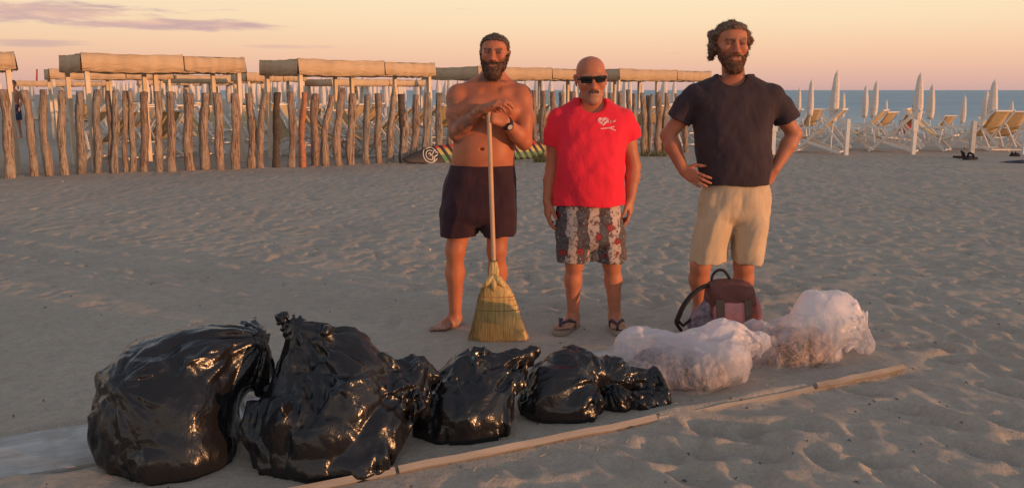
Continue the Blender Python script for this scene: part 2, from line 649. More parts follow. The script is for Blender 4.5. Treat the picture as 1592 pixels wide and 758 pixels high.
def make_sea():
    m, nt, b = new_mat('sea_water')
    pos = nt.n('ShaderNodeNewGeometry').outputs['Position']
    mp = nt.mapping(pos, (0.25, 1.0, 1.0), (0, 0, -0.45))
    n1 = nt.noise(mp, 0.35, 5.0, 0.6, 0.4)
    n2 = nt.noise(mp, 1.6, 4.0, 0.6)
    big = nt.noise(nt.mapping(pos, (0.004, 0.03, 1)), 1.0, 4.0, 0.6)
    sx = nt.n('ShaderNodeSeparateXYZ')
    nt.set(sx, 0, pos)
    s = nt.math('ADD', nt.math('MULTIPLY', sx.outputs[0], 0.88), nt.math('MULTIPLY', sx.outputs[1], 0.47))
    shallow = nt.maprange(s, 45.0, 110.0, 1.0, 0.0, True)
    c = nt.mix(nt.maprange(big, 0.35, 0.65), (0.155, 0.275, 0.36), (0.24, 0.36, 0.435))
    c = nt.mix(nt.math('MULTIPLY', shallow, 0.75), c, (0.39, 0.47, 0.48))
    foam = nt.math('MULTIPLY', nt.maprange(n1, 0.60, 0.68), nt.maprange(s, 44.0, 62.0, 0.8, 0.0, True))
    c = nt.mix(foam, c, (0.7, 0.7, 0.7))
    nt.set(b, 'Base Color', c)
    nt.set(b, 'Roughness', 0.42)
    nt.set(b, 'IOR', 1.33)
    nt.set(b, 'Specular IOR Level', 0.22)
    nt.set(b, 'Normal', nt.bump(nt.math('ADD', n1, nt.math('MULTIPLY', n2, 0.4)), 1.0, 0.5))
    d = Vector((-0.47, 0.88, 0)); n = Vector((0.88, 0.47, 0))
    mb = MB()
    us = [-6000, -2000, -600, -200, -60, 0, 60, 200, 600, 2000, 9000]
    vs_ = [38, 46, 60, 90, 200, 600, 2000, 9000]
    pts = [n * v_ + d * u_ + Vector((0, 0, SEA_Z)) for v_ in vs_ for u_ in us]
    fs = []
    for i in range(len(vs_) - 1):
        for j in range(len(us) - 1):
            a = i * len(us) + j
            fs.append((a + 1, a, a + len(us), a + len(us) + 1))
    mb.add(pts, fs)
    o = mb.build('sea', m)
    o['kind'] = 'structure'
    return o


make_sea()
# ------------------------------------------------------------------ materials for the beach furniture
def wood_mat():
    m, nt, b = new_mat('weathered_log')
    tc = nt.n('ShaderNodeTexCoord').outputs['Object']
    oi = nt.n('ShaderNodeObjectInfo').outputs['Random']
    shift = nt.n('ShaderNodeCombineXYZ')
    nt.set(shift, 2, nt.math('MULTIPLY', oi, 40.0))
    va = nt.n('ShaderNodeVectorMath', operation='ADD')
    nt.set(va, 0, tc)
    nt.set(va, 1, shift.outputs[0])
    g = nt.noise(nt.mapping(va.outputs[0], (30, 30, 2.2)), 1.0, 6.0, 0.68, 1.6)
    p = nt.noise(va.outputs[0], 5.0, 4.0, 0.6)
    base = nt.ramp(oi, [(0.0, (0.44, 0.335, 0.26)), (0.25, (0.46, 0.315, 0.23)), (0.5, (0.36, 0.25, 0.19)), (0.75, (0.45, 0.355, 0.28)), (1.0, (0.35, 0.285, 0.235))])
    c = nt.mix(nt.maprange(g, 0.38, 0.58, 0.95, 0.0), base, (0.085, 0.05, 0.035))
    c = nt.mix(nt.maprange(p, 0.5, 0.72, 0.0, 0.6), c, (0.40, 0.36, 0.28))
    nt.set(b, 'Base Color', c)
    nt.set(b, 'Roughness', 0.85)
    nt.set(b, 'Specular IOR Level', 0.2)
    nt.set(b, 'Normal', nt.bump(g, 0.9, 0.02))
    return m


M_LOG = wood_mat()
M_LOGDARK = simple_mat('dark_log', (0.10, 0.075, 0.06), 0.85, 0.35, 14.0, 0.7, 40.0, 0.2)
M_LOGRED = simple_mat('peeled_log', (0.42, 0.17, 0.09), 0.8, 0.3, 14.0, 0.6, 40.0, 0.2)


def canvas_mat(name, col, var=0.10):
    m, nt, b = new_mat(name)
    tc = nt.n('ShaderNodeTexCoord').outputs['Object']
    n1 = nt.noise(tc, 1.6, 5.0, 0.6)
    n2 = nt.noise(nt.mapping(tc, (1.5, 1.5, 7.0)), 1.4, 4.0, 0.55, 0.6)
    c = nt.mix(nt.maprange(n1, 0.3, 0.72, 0.0, 0.9), col, tuple(q * (1 - 2.2 * var) for q in col))
    nt.set(b, 'Base Color', c)
    nt.set(b, 'Roughness', 0.9)
    nt.set(b, 'Specular IOR Level', 0.1)
    nt.set(b, 'Normal', nt.bump(n2, 0.6, 0.06))
    return m


M_CANVAS = canvas_mat('beige_canvas', (0.64, 0.465, 0.30))
M_SLING = canvas_mat('deck_chair_cloth', (0.60, 0.44, 0.25))
M_UMB = canvas_mat('white_canvas', (0.74, 0.66, 0.60), 0.06)
M_WHITE = simple_mat('white_paint', (0.72, 0.68, 0.63), 0.5, 0.08, 6.0, 0.1, 30.0, 0.35)
M_CREAM = simple_mat('cream_paint', (0.72, 0.58, 0.43), 0.6, 0.10, 5.0, 0.1, 30.0, 0.3)


# ------------------------------------------------------------------ log fence
def log_mesh(h, r, lean, bend, rnd, pointy=False):
    n, seg = 15, 12
    vs, fs = [], []
    ph = rnd.random() * 10
    tw = rnd.uniform(-1, 1)
    for i in range(n):
        t = i / (n - 1)
        z = -0.15 + t * (h + 0.15)
        cx = lean * t + bend * math.sin(t * math.pi * rnd_b) if False else lean * t + bend * math.sin(t * math.pi * 1.15 + 0.2)
        cx += 0.012 * math.sin(t * 9 + ph)
        cy = 0.02 * math.sin(t * 5 + ph * 1.7)
        rr = r * (1.08 - 0.16 * t) * (1 + 0.10 * math.sin(t * 13 + ph * 2) + 0.07 * math.sin(t * 29 + ph * 3))
        if pointy and t > 0.82:
            rr *= max(0.22, 1 - (t - 0.82) * 4.2)
        for k in range(seg):
            a = 2 * math.pi * k / seg
            g = 1 + 0.10 * math.sin(3 * a + ph + tw * t * 2) + 0.07 * math.sin(5 * a + 2 * ph - tw * t * 3) \
                + 0.06 * float(pnoise(math.cos(a) * 2 + ph, math.sin(a) * 2, t * 9))
            zz = z + (0.012 * math.sin(2 * a + ph) if i == n - 1 else 0)
            vs.append((cx + rr * g * math.cos(a), cy + rr * g * math.sin(a), zz))
    for i in range(n - 1):
        for k in range(seg):
            k2 = (k + 1) % seg
            fs.append((i * seg + k, i * seg + k2, (i + 1) * seg + k2, (i + 1) * seg + k))
    top = len(vs)
    vs.append((sum(v[0] for v in vs[-seg:]) / seg, sum(v[1] for v in vs[-seg:]) / seg, h + 0.012))
    for k in range(seg):
        fs.append(((n - 1) * seg + k, (n - 1) * seg + (k + 1) % seg, top))
    return vs, fs


# (x at base, x at top, y of top, width) in photo pixels
POSTS = [(-58, -70, 141, 15), (-33, -42, 142, 13), (-12, -20, 140, 14), (13, 6, 140, 16), (51, 39, 141, 12), (78, 64, 140, 13), (98, 95, 142, 13), (124, 123, 143, 14), (150, 151, 140, 13),
         (171, 170, 142, 9), (180, 179, 141, 10), (195, 194, 142, 8), (203, 203, 142, 10), (225, 224, 143, 12), (245, 246, 143, 11), (269, 264, 143, 13), (294, 292, 146, 15),
         (319, 317, 145, 14), (341, 338, 145, 13), (367, 365, 146, 15), (391, 389, 146, 13),
         (390 + 6, 388, 146, 0), (408, 410, 144, 11), (432, 430, 144, 11), (453, 453, 143, 11), (471, 471, 144, 10),
         (490, 489, 146, 14), (507, 512, 148, 12), (528, 529, 137, 12), (545, 548, 146, 13), (570, 571, 148, 11), (588, 588, 146, 11),
         (605, 612, 131, 12), (627, 624, 147, 12), (631, 629, 176, 13), (642, 648, 148, 12), (664, 664, 145, 12), (683, 683, 145, 12), (700, 701, 147, 11),
         (716, 716, 146, 11), (733, 732, 147, 11), (749, 750, 145, 11), (766, 765, 146, 11), (783, 784, 146, 11), (800, 800, 147, 10), (813, 812, 146, 10),
         (829, 830, 141, 9), (843, 844, 142, 11), (858, 861, 143, 10), (874, 873, 144, 10), (890, 890, 143, 10), (906, 905, 144, 10), (921, 922, 145, 10), (936, 937, 144, 9), (950, 950, 145, 9), (964, 963, 143, 9),
         (978, 978, 140, 8), (987, 986, 146, 7), (1000, 1000, 145, 9), (1007, 1007, 149, 6), (1012, 1012, 147, 7), (1024, 1024, 144, 11), (1034, 1036, 145, 10), (1052, 1051, 146, 6), (1067, 1068, 146, 8)]
fence_root = thing('log_fence', 'row of rough upright brown logs set in the sand behind the three men', 'fence', fence_base(500))
M_POSTS = [M_LOG]
fr = random.Random(11)
for (bx, tx, ty, wpx) in POSTS:
    if wpx == 0:
        continue
    b0 = fence_base(bx)
    gz = ground(b0.x, b0.y)
    Y = b0.y + fr.uniform(-0.06, 0.06)
    top = P(tx, ty, Y)
    bot = P(bx, float(np.interp(bx, *FENCE_PY)), Y)
    h = top.z - gz
    r = wpx * PXM(200, Y) / 2 * 0.93
    pt = (bx == 605)
    vs, fs = log_mesh(h, r, top.x - bot.x, fr.uniform(-0.03, 0.03) if bx not in (408, 507, 528) else {408: -0.07, 507: -0.06, 528: -0.06}[bx], fr, pt)
    mt = M_LOGDARK if bx in (432, 627) else M_LOGRED if bx in (471,) else M_LOG
    o = mesh_obj('post', vs, fs, mt, fence_root)
    o.location = Vector((bot.x, Y, gz)) - fence_root.location
    if mt is M_LOGDARK:
        o['label'] = 'darkened blackish log post'
    if mt is M_LOGRED:
        o['label'] = 'peeled reddish log post'


# ------------------------------------------------------------------ cabanas
def panel_mesh(p0, p1, z0, z1, n_out, sag=0.025, slope=0.10, seg=28):
    """a hanging valance from p0 to p1 with a thin wavy bottom, slight thickness"""
    vs, fs = [], []
    d = (p1 - p0)
    for layer in (0, 1):
        for i in range(seg + 1):
            t = i / seg
            p = p0 + d * t
            for j, (z, off) in enumerate(((z1, 0.0), ((z0 + z1) / 2, 0.012), (z0, 0.02))):
                wv = (0.016 * math.sin(t * 9 + p0.x * 3) + 0.010 * math.sin(t * 31 + p0.x * 5) + 0.012 * math.sin(t * 47 + p0.y * 3 + j)) * (0.35 + j / 2)
                q = p + n_out * (off + wv + (0.0 if layer == 0 else -0.012))
                zz = z - (sag * math.sin(math.pi * t) if j == 2 else 0) - ((0.02 * math.sin(math.pi * t) + 0.006 * math.sin(t * 23 + p0.x)) if j == 0 else 0) + (0.008 * math.sin(t * 37 + p0.y) if j == 2 else 0)
                vs.append((q.x, q.y, zz))
    m = (seg + 1) * 3
    for layer in (0, 1):
        for i in range(seg):
            for j in range(2):
                a = layer * m + i * 3 + j
                f = (a, a + 1, a + 4, a + 3)
                fs.append(f if layer == 0 else f[::-1])
    for i in range(seg):                # bottom and top edges
        a = i * 3 + 2
        fs.append((a, a + m, a + m + 3, a + 3))
        a = i * 3
        fs.append((a, a + 3, a + 3 + m, a + m))
    return vs, fs


def cabana(front_left, u, L, D, label, ztop=0.63, zdrop=0.33, pole=0.055, mat=None, midpole=True, group=None):
    """beach shade with a canvas roof on posts; u = direction of its front edge"""
    mat = mat or M_CANVAS
    fl = Vector((front_left[0], front_left[1], 0))
    g = ground(fl.x, fl.y)
    u = Vector((u[0], u[1], 0)).normalized()
    v = Vector((-u.y, u.x, 0))
    root = thing('beach_cabana', label, 'cabana', (fl.x, fl.y, g), 0, group)
    zt = CAM_H + ztop - g
    zb = zt - zdrop
    o0 = Vector((0, 0, 0))
    c = [o0, o0 + u * L, o0 + u * L + v * D, o0 + v * D]
    # front valance: two panels with a seam between
    gap = 0.012
    vs, fs = panel_mesh(c[0], c[0] + u * (L * 0.60 - gap), zb, zt, -v)
    mesh_obj('valance', vs, fs, mat, root)
    vs, fs = panel_mesh(c[0] + u * (L * 0.60 + gap), c[1], zb + 0.02, zt - 0.02, -v)
    mesh_obj('valance', vs, fs, mat, root)
    for a, b_, nn in ((c[1], c[2], u), (c[2], c[3], v), (c[3], c[0], -u)):
        vs, fs = panel_mesh(a, b_, zb, zt - 0.01, nn)
        mesh_obj('valance', vs, fs, mat, root)
    # shallow roof sheet
    mid = (c[0] + c[2]) / 2
    vs, n = [], 8
    for i in range(n + 1):
        for j in range(n + 1):
            p = c[0] + u * (L * i / n) + v * (D * j / n)
            e = min(i, n - i, j, n - j) / (n / 2)
            vs.append((p.x, p.y, zt - 0.03 + 0.035 * e))
    fs = [(i * (n + 1) + j, (i + 1) * (n + 1) + j, (i + 1) * (n + 1) + j + 1, i * (n + 1) + j + 1) for i in range(n) for j in range(n)]
    mesh_obj('roof', vs, fs, mat, root)
    ins = 0.10
    cc = [c[0] + (u + v) * ins, c[1] + (-u + v) * ins, c[2] - (u + v) * ins, c[3] + (u - v) * ins]
    spots = list(cc)
    if midpole:
        spots += [(cc[2] + cc[3]) / 2, (cc[0] + cc[1]) / 2 + v * (D - 2 * ins) * 0.5]
    Rm = Matrix((u, v, Vector((0, 0, 1)))).transposed()
    for p in spots:
        wpos = p + fl
        gz = ground(wpos.x, wpos.y) - g
        mb = MB()
        mb.box((p.x, p.y, (zt - 0.05 + gz - 0.1) / 2), (pole * 1.4, pole * 1.4, zt - 0.05 - gz + 0.1), Rm)
        mb.build('pole', M_CREAM, root)
    for a, b_ in ((cc[0], cc[1]), (cc[1], cc[2]), (cc[2], cc[3]), (cc[3], cc[0])):
        mb = MB()
        up = Vector((0, 0, zb + 0.03))
        mb.bar(a + up, b_ + up, 0.05, 0.07)
        mb.build('beam', M_CREAM, root)
    return root


def cab_px(px, topy, Y, u, L, D, label, **kw):
    p = P(px, topy, Y)
    return cabana((p.x, p.y), u, L, D, label, ztop=p.z - CAM_H, **kw)


U1 = (0.76, 0.65)
M_CANVAS2 = canvas_mat('tan_canvas', (0.58, 0.42, 0.275))
cab_px(-346, 69, 13.0, U1, 3.1, 1.9, 'beige canvas cabana cut off by the left edge of the photo')
cab_px(125, 81, 15.6, U1, 3.05, 1.55, 'beige canvas cabana nearest to the left, right above the leftmost logs')
cab_px(463, 90, 17.6, (0.68, 0.73), 3.7, 1.45, 'wide beige cabana behind the fence, with a big shaded left end')
cab_px(743, 102, 22.3, (0.72, 0.69), 4.6, 2.3, 'tan cabana whose roof shows behind the head of the bearded shirtless man', mat=M_CANVAS2)
cab_px(963, 106, 25.0, (0.72, 0.69), 4.7, 2.2, 'tan cabana between the man in red and the man in black', mat=M_CANVAS2)
g2 = 'second row of cabanas'
cab_px(76, 106, 25.0, (0.82, 0.57), 3.4, 1.2, 'small cabana seen under the roof of the nearest left cabana', group=g2, zdrop=0.30)
cab_px(274, 116, 33.0, (0.82, 0.57), 3.6, 2.2, 'far cabana seen below the right half of the nearest left cabana', group=g2, zdrop=0.30)
cab_px(383, 112, 30.0, (0.80, 0.60), 2.2, 1.6, 'far cabana in the gap between the two nearest cabanas', group=g2, zdrop=0.30)
cab_px(515, 121, 31.0, (0.72, 0.69), 4.2, 1.8, 'far cabana seen below the wide beige cabana', group=g2, zdrop=0.26, ztop=None) if False else cab_px(515, 122, 31.0, (0.72, 0.69), 4.2, 1.8, 'far cabana seen below the wide beige cabana', group=g2, zdrop=0.26)
cab_px(18, 125, 40.0, (0.9, 0.43), 4.0, 2.0, 'lowest and farthest cabana at the left, behind the man in navy shorts', group=g2, zdrop=0.26)
cab_px(215, 124, 44.0, (0.9, 0.43), 5.0, 2.0, 'farthest cabana seen between the left cabana posts', group=g2, zdrop=0.26)


# ------------------------------------------------------------------ closed sun umbrellas
def umbrella_proto(canopy_len, r, seed, label, cat_group):
    root = thing('beach_umbrella', label, 'umbrella', (0, 0, 0), 0, cat_group)
    return root


def make_umbrella(label, group, H=1.95, clen=1.2, r=0.115):
    root = thing('beach_umbrella', label, 'umbrella', (0, 0, 0), 0, group)
    prof = [(0.004, H), (0.022, H - 0.01), (0.048, H - 0.06), (0.055, H - 0.12), (0.062, H - 0.125), (r * 0.75, H - clen * 0.30), (r * 0.95, H - clen * 0.5),
            (r, H - clen * 0.68), (r * 0.93, H - clen * 0.82), (r * 0.78, H - clen * 0.93), (r * 0.70, H - clen), (0.02, H - clen + 0.02)]
    MB().lathe(prof, 24, 0.10, 8).build('canopy', M_UMB, root, True)
    MB().tube([(0, 0, -0.25), (0, 0, H - clen + 0.05)], 0.022, 8).build('pole', M_WHITE, root, True)
    MB().tube([(0, 0, H), (0, 0, H + 0.05)], [0.012, 0.008], 6).build('finial', M_WHITE, root, True)
    MB().lathe([(r * 0.97, H - clen * 0.74), (r * 1.02, H - clen * 0.76), (r * 0.97, H - clen * 0.78)], 16).build('tie_band', M_CREAM, root, True)
    return root


UG = 'closed umbrellas along the water on the right'
UMB = [  # px x, px top y, px canopy bottom y, label
    (1299, 108, 188, 'largest closed white umbrella, just right of the man in black'),
    (1432, 112, 187, 'tall closed white umbrella behind the short post with a white box'),
    (1547, 123, 191, 'tall closed white umbrella nearest the right edge, above the two joined deck chairs'),
    (1263, 123, 180, 'closed umbrella left of the largest one, close to the black shirt'),
    (1361, 125, 181, 'taller umbrella of the pair standing between the two largest umbrellas'),
    (1451, 130, 182, 'slimmer closed umbrella directly right of the one behind the white box'),
    (1243, 136, 178, 'small closed umbrella just past the black sleeve'),
    (1348, 132, 180, 'shorter umbrella of the pair standing between the two largest umbrellas'),
    (1533, 139, 186, 'slim closed umbrella left of the tall one near the right edge'),
    (1312, 143, 183, 'small closed umbrella peeking out right behind the largest one'),
    (1379, 154, 182, 'smallest far umbrella, whole against the sea right of the pair'),
    (1500, 147, 196, 'low closed umbrella standing alone against the sea'),
    (1573, 156, 200, 'low closed umbrella at the far right in front of the sea')]
um = make_umbrella('proto', UG)
for i, (px, ty, by, lab) in enumerate(UMB):
    ray_t = ray(px, ty)
    Y = 1.2 * FPX / (by - ty) * ray_t[1]
    p = P(px, ty, Y)
    g = ground(p.x, p.y)
    sc = (p.z - g) / 2.0
    o = um if i == 0 else dup(um, (0, 0, 0))
    o.location = (p.x, p.y, g)
    o.rotation_euler = (0.022 * math.sin(i * 3.1), 0.022 * math.cos(i * 2.3), i * 0.7)
    wd_ = 0.88 + 0.28 * ((i * 37) % 11) / 10
    o.scale = (wd_, wd_, sc)
    o['label'] = lab
# the ones seen between fence and cabanas, lined up in rows far behind
BG = 'closed umbrellas far behind the log fence'
um2 = make_umbrella('one of many closed white umbrellas lined up far behind the log fence', BG)
cnt = 0
d_row = Vector((-0.47, 0.88, 0)); n_row = Vector((0.88, 0.47, 0))
ur = random.Random(5)
for i in range(-3, 14):
    for j in range(0, 30):
        p = Vector((-9.5, 27.5, 0)) + n_row * (2.0 * (i - 3)) + d_row * (2.3 * (j - 8))
        p += Vector((ur.uniform(-0.3, 0.3), ur.uniform(-0.3, 0.3), 0))
        px = 796 + p.x / p.y * FPX
        if not (-10 < px < 1110) or p.y < (39 if px < 430 else 32):
            continue
        s_ = 0.88 * p.x + 0.47 * p.y
        if s_ > 38 or p.y > 78:
            continue
        if px < 120 and p.y < 46:
            continue
        if cnt >= 275:
            break
        o = um2 if cnt == 0 else dup(um2, (0, 0, 0))
        cnt += 1
        o.location = (p.x, p.y, ground(p.x, p.y))
        o.rotation_euler = (0, 0, ur.random() * 6)
        k = ur.uniform(0.96, 1.06)
        o.scale = (1.15, 1.15, k)


# ------------------------------------------------------------------ deck chairs
def make_chair(label, group):
    """folding wooden deck chair; the sitter would look towards +x"""
    root = thing('deck_chair', label, 'deck chair', (0, 0, 0), 0, group)
    hw = 0.28
    for s in (-1, 1):
        MB().bar((0.42, s * hw, 0.015), (-0.52, s * hw, 0.93), 0.035, 0.05).build('back_rail', M_WHITE, root)
        MB().bar((0.55, s * (hw - 0.045), 0.36), (-0.52, s * (hw - 0.045), 0.015), 0.035, 0.05).build('seat_rail', M_WHITE, root)
        MB().bar((-0.20, s * (hw + 0.045), 0.60), (-0.62, s * (hw + 0.045), 0.10), 0.028, 0.04).build('prop', M_WHITE, root)
        MB().box((0.10, s * (hw + 0.04), 0.52), (0.62, 0.05, 0.025)).build('armrest', M_WHITE, root)
        MB().bar((0.34, s * (hw + 0.04), 0.52), (0.30, s * (hw + 0.03), 0.20), 0.03, 0.03).build('arm_post', M_WHITE, root)
    MB().bar((-0.50, -hw, 0.915), (-0.50, hw, 0.915), 0.035).build('top_bar', M_WHITE, root)
    MB().bar((0.54, -hw, 0.355), (0.54, hw, 0.355), 0.035).build('front_bar', M_WHITE, root)
    MB().bar((0.40, -hw, 0.04), (0.40, hw, 0.04), 0.03).build('foot_bar', M_WHITE, root)
    MB().bar((-0.50, -hw, 0.04), (-0.50, hw, 0.04), 0.03).build('foot_bar', M_WHITE, root)
    vs, fs = [], []
    n = 14
    for layer in (0, 1):
        for i in range(n + 1):
            t = i / n
            x = -0.50 + 1.04 * t
            z = 0.93 + (0.37 - 0.93) * t - 0.55 * (1 - (2 * t - 1) ** 2) * 0.42 * (1 + 0.3 * (t - 0.5))
            for j in range(5):
                y = (j - 2) / 2 * (hw - 0.075)
                vs.append((x, y, z - 0.008 * (1 - ((j - 2) / 2) ** 2) - layer * 0.008))
    for layer in (0, 1):
        for i in range(n):
            for j in range(4):
                a = layer * (n + 1) * 5 + i * 5 + j
                f = (a, a + 5, a + 6, a + 1)
                fs.append(f if layer == 0 else f[::-1])
    o = (n + 1) * 5
    for i in range(n):
        for j in (0, 4):
            a = i * 5 + j
            fs.append((a, a + o, a + o + 5, a + 5) if j == 0 else (a, a + 5, a + o + 5, a + o))
    mesh_obj('sling', vs, fs, M_SLING, root)
    return root


CG = 'deck chairs under the umbrellas on the right'
ch = make_chair('proto', CG)
CHAIRS = [  # px x of chair centre, px y of its ground, yaw in degrees (0 looks to the right), label
    (1270, 237, 148, 'wide deck chair beneath the largest umbrella, beside the black sleeve'),
    (1322, 232, -25, 'deck chair half hidden by the plain white post right of the largest umbrella'),
    (1385, 236, 150, 'deck chair seen from behind left of the short post with a white box'),
    (1442, 234, -40, 'deck chair directly right of the short post with a white box'),
    (1503, 233, 150, 'deck chair just left of the plain post near the dark sandals'),
    (1531, 233, 95, 'left one of two joined deck chairs under the tall umbrella near the right edge'),
    (1562, 233, 85, 'right one of two joined deck chairs under the tall umbrella near the right edge'),
    (1345, 221, 140, 'deck chair behind the gap between the two largest umbrellas'),
    (1256, 213, 95, 'deck chair at the back beneath the closed umbrella close to the black shirt'),
    (1288, 212, -30, 'deck chair at the back, its top edge showing behind the largest umbrella'),
    (1368, 214, 110, 'deck chair at the back under the pair of umbrellas'),
    (1410, 218, 85, 'deck chair in which a person lies, behind the short post with a white box'),
    (1463, 212, 100, 'deck chair at the back right of the slim umbrella'),
    (1478, 216, -25, 'pale deck chair facing the sea, left of the low lone umbrella'),
    (1590, 228, 150, 'deck chair cut off by the right edge of the photo'),
    (1210, 226, 150, 'deck chair partly hidden behind the forearm of the man in black'),
    (1540, 212, -60, 'deck chair at the back behind the two joined ones')]
for i, (px, py, yaw, lab) in enumerate(CHAIRS):
    p = G(px, py)
    for _ in range(4):
        p = G(px, py, ground(p.x, p.y))
    o = ch if i == 0 else dup(ch, (0, 0, 0))
    o.location = (p.x, p.y, ground(p.x, p.y))
    o.rotation_euler = (0, 0, math.radians(yaw))
    sc = 1.12 if i < 7 else 1.05
    o.scale = (sc, sc, sc)
    o['label'] = lab
BCG = 'deck chairs seen between the fence logs'
ch2 = make_chair('deck chair seen in pieces between the fence logs, under the cabanas', BCG)
k = 0
cr2 = random.Random(9)
for (px, py, yaw) in [(178, 247, 100), (250, 244, 30), (312, 240, 120), (345, 222, 80), (440, 240, 40), (505, 243, 160), (562, 243, 200), (590, 241, 20), (150, 214, 90), (210, 222, 60), (232, 212, 10),
                      (285, 215, 95), (395, 220, 75), (462, 214, 30), (520, 212, 95), (545, 210, 110), (575, 206, 60), (610, 228, 30), (640, 224, 120), (660, 210, 60), (690, 216, 40), (835, 214, 60), (850, 226, 20),
                      (870, 210, 120), (985, 222, 30), (1010, 214, 90), (1058, 224, 20), (1060, 206, 60), (420, 206, 40), (485, 226, 90), (375, 204, 60), (325, 205, 20), (130, 205, 45), (190, 206, 95)]:
    p = G(px, py)
    o = ch2 if k == 0 else dup(ch2, (0, 0, 0))
    k += 1
    o.location = (p.x, p.y, ground(p.x, p.y))
    yaw = cr2.choice((115, 130, 150, 165, -35, -20))
    o.rotation_euler = (0, 0, math.radians(yaw + cr2.uniform(-10, 10)))
    o.scale = (1.1, 1.1, 1.1)


# ------------------------------------------------------------------ short white posts on the right
def short_post(px, base_y, top_y, wpx, label, box=None, mat=None):
    p = G(px, base_y)
    for _ in range(4):
        p = G(px, base_y, ground(p.x, p.y))
    g = ground(p.x, p.y)
    top = P(px, top_y, p.y)
    k = PXM(210, p.y)
    root = thing('marker_post', label, 'post', (p.x, p.y, g), 0, 'short white posts at the edge of the umbrella rows')
    h = top.z - g
    MB().box((0, 0, h / 2 - 0.1), (wpx * k, wpx * k, h + 0.2), None, 0.008).build('shaft', mat or M_WHITE, root)
    if box:
        bw, bh = box[0] * k, box[1] * k
        MB().box((0, 0, h + bh / 2 - 0.05), (bw, bw * 0.7, bh), None, 0.012).build('box', M_WHITE, root)
        MB().box((0, 0, h - 0.06), (bw * 1.15, bw * 0.85, 0.02)).build('ledge', M_CREAM, root)
    return root


short_post(1315, 241, 185, 6, 'plain short white post in the sand right of the largest umbrella')
short_post(1419, 240, 200, 6, 'short white post topped by a white box, second from the right', (9, 17))
short_post(1201, 240, 200, 6.5, 'short post with white box beside the waist of the man in black', (10, 17))
short_post(1510, 238, 188, 7, 'greyish short post standing right behind the dark sandals on the sand', None, simple_mat('grey_white_paint', (0.52, 0.50, 0.47), 0.6))
short_post(1591, 240, 195, 6, 'short white post cut by the right edge of the photo')

# ------------------------------------------------------------------ small things around
M_DARK = simple_mat('dark_cloth', (0.035, 0.032, 0.038), 0.9, 0.3, 12.0, 0.5, 60.0, 0.1)
M_NAVY = simple_mat('dark_blue_towel', (0.06, 0.06, 0.085), 0.95, 0.25, 12.0, 0.5, 60.0, 0.1)


def on_ground(px, py):
    p = G(px, py)
    for _ in range(4):
        p = G(px, py, ground(p.x, p.y))
    return Vector((p.x, p.y, ground(p.x, p.y)))


def heap(name, label, cat, px, py, wpx, hpx, mat, seed, flat=1.0, depth=0.6):
    c = on_ground(px, py)
    k = PXM(py, c.y)
    W, Hh = wpx * k, hpx * k
    n, seg = 16, 40
    vs, fs = [], []
    for i in range(n + 1):
        r = i / n
        for j in range(seg):
            a = 2 * math.pi * j / seg
            ed = 1 + 0.3 * float(pnoise(math.cos(a) * 1.7 + seed, math.sin(a) * 1.7, 0.5))
            x, y = r * W / 2 * ed * math.cos(a), r * W / 2 * depth * ed * math.sin(a)
            z = Hh * max(0.0, 1 - r ** 2.2) * (0.62 + 0.65 * float(pnoise(x * 7 / W * 0.8 + seed, y * 7 / W, seed))) - 0.01 - (0.02 if r > 0.99 else 0)
            vs.append((x, y, z + 0.006))
    for i in range(n):
        for j in range(seg):
            j2 = (j + 1) % seg
            fs.append((i * seg + j, (i + 1) * seg + j, (i + 1) * seg + j2, i * seg + j2))
    o = mesh_obj(name, vs, fs, mat)
    o.location = c
    return tag(o, label, cat)


heap('towel', 'long dark towel lying on the sand at the right edge', 'towel', 1585, 253, 62, 5, M_NAVY, 3.3, depth=0.5)
heap('dark_clothes', 'small dark heap of clothes behind the long dark towel', 'clothes', 1577, 243, 17, 9, M_DARK, 7.7, depth=0.7)


def sandal(px, py, yaw, label):
    c = on_ground(px, py)
    root = thing('sandal', label, 'sandal', c, math.radians(yaw), 'dark sandals left on the sand')
    mb = MB()
    out = [(0.0, -0.15), (0.045, -0.13), (0.05, -0.05), (0.055, 0.06), (0.05, 0.13), (0.0, 0.16), (-0.05, 0.12), (-0.05, 0.0), (-0.04, -0.12)]
    vs = [(x * 1.4, y * 1.4, 0.0) for x, y in out] + [(x * 1.4, y * 1.4, 0.05) for x, y in out]
    n = len(out)
    mb.add(vs, [tuple(range(n))[::-1], tuple(range(n, 2 * n))] + [(i, (i + 1) % n, n + (i + 1) % n, n + i) for i in range(n)])
    mb.build('sole', M_DARK, root)
    MB().tube([(-0.07, 0.0, 0.05), (-0.05, 0.02, 0.12), (0.0, 0.06, 0.15), (0.05, 0.02, 0.12), (0.07, 0.0, 0.05)], 0.022, 8).build('strap', M_DARK, root, True)
    return root


sandal(1498, 246, 80, 'dark sandal lying on the sand in front of the greyish post, left one of two')
sandal(1509, 248, 120, 'dark sandal on the sand in front of the greyish post, right one of two')

# white box between the left logs and a red mast far away
bx = G(53, 186)
o = MB().box((0, 0, 0.35), (0.62, 0.5, 0.62), None, 0.03).build('storage_box', M_WHITE, None)
o.location = (bx.x, bx.y, ground(bx.x, bx.y))
tag(o, 'white storage box seen between two logs at the far left', 'box')
p0 = P(56, 124, 60.0)
o = MB().tube([(0, 0, -0.5), (0.14, 0, 0.72)], [0.07, 0.05], 8).build('mast', simple_mat('red_paint', (0.45, 0.04, 0.03), 0.6), None, True)
o.location = p0
tag(o, 'thin leaning red mast far away above the left cabanas', 'mast')
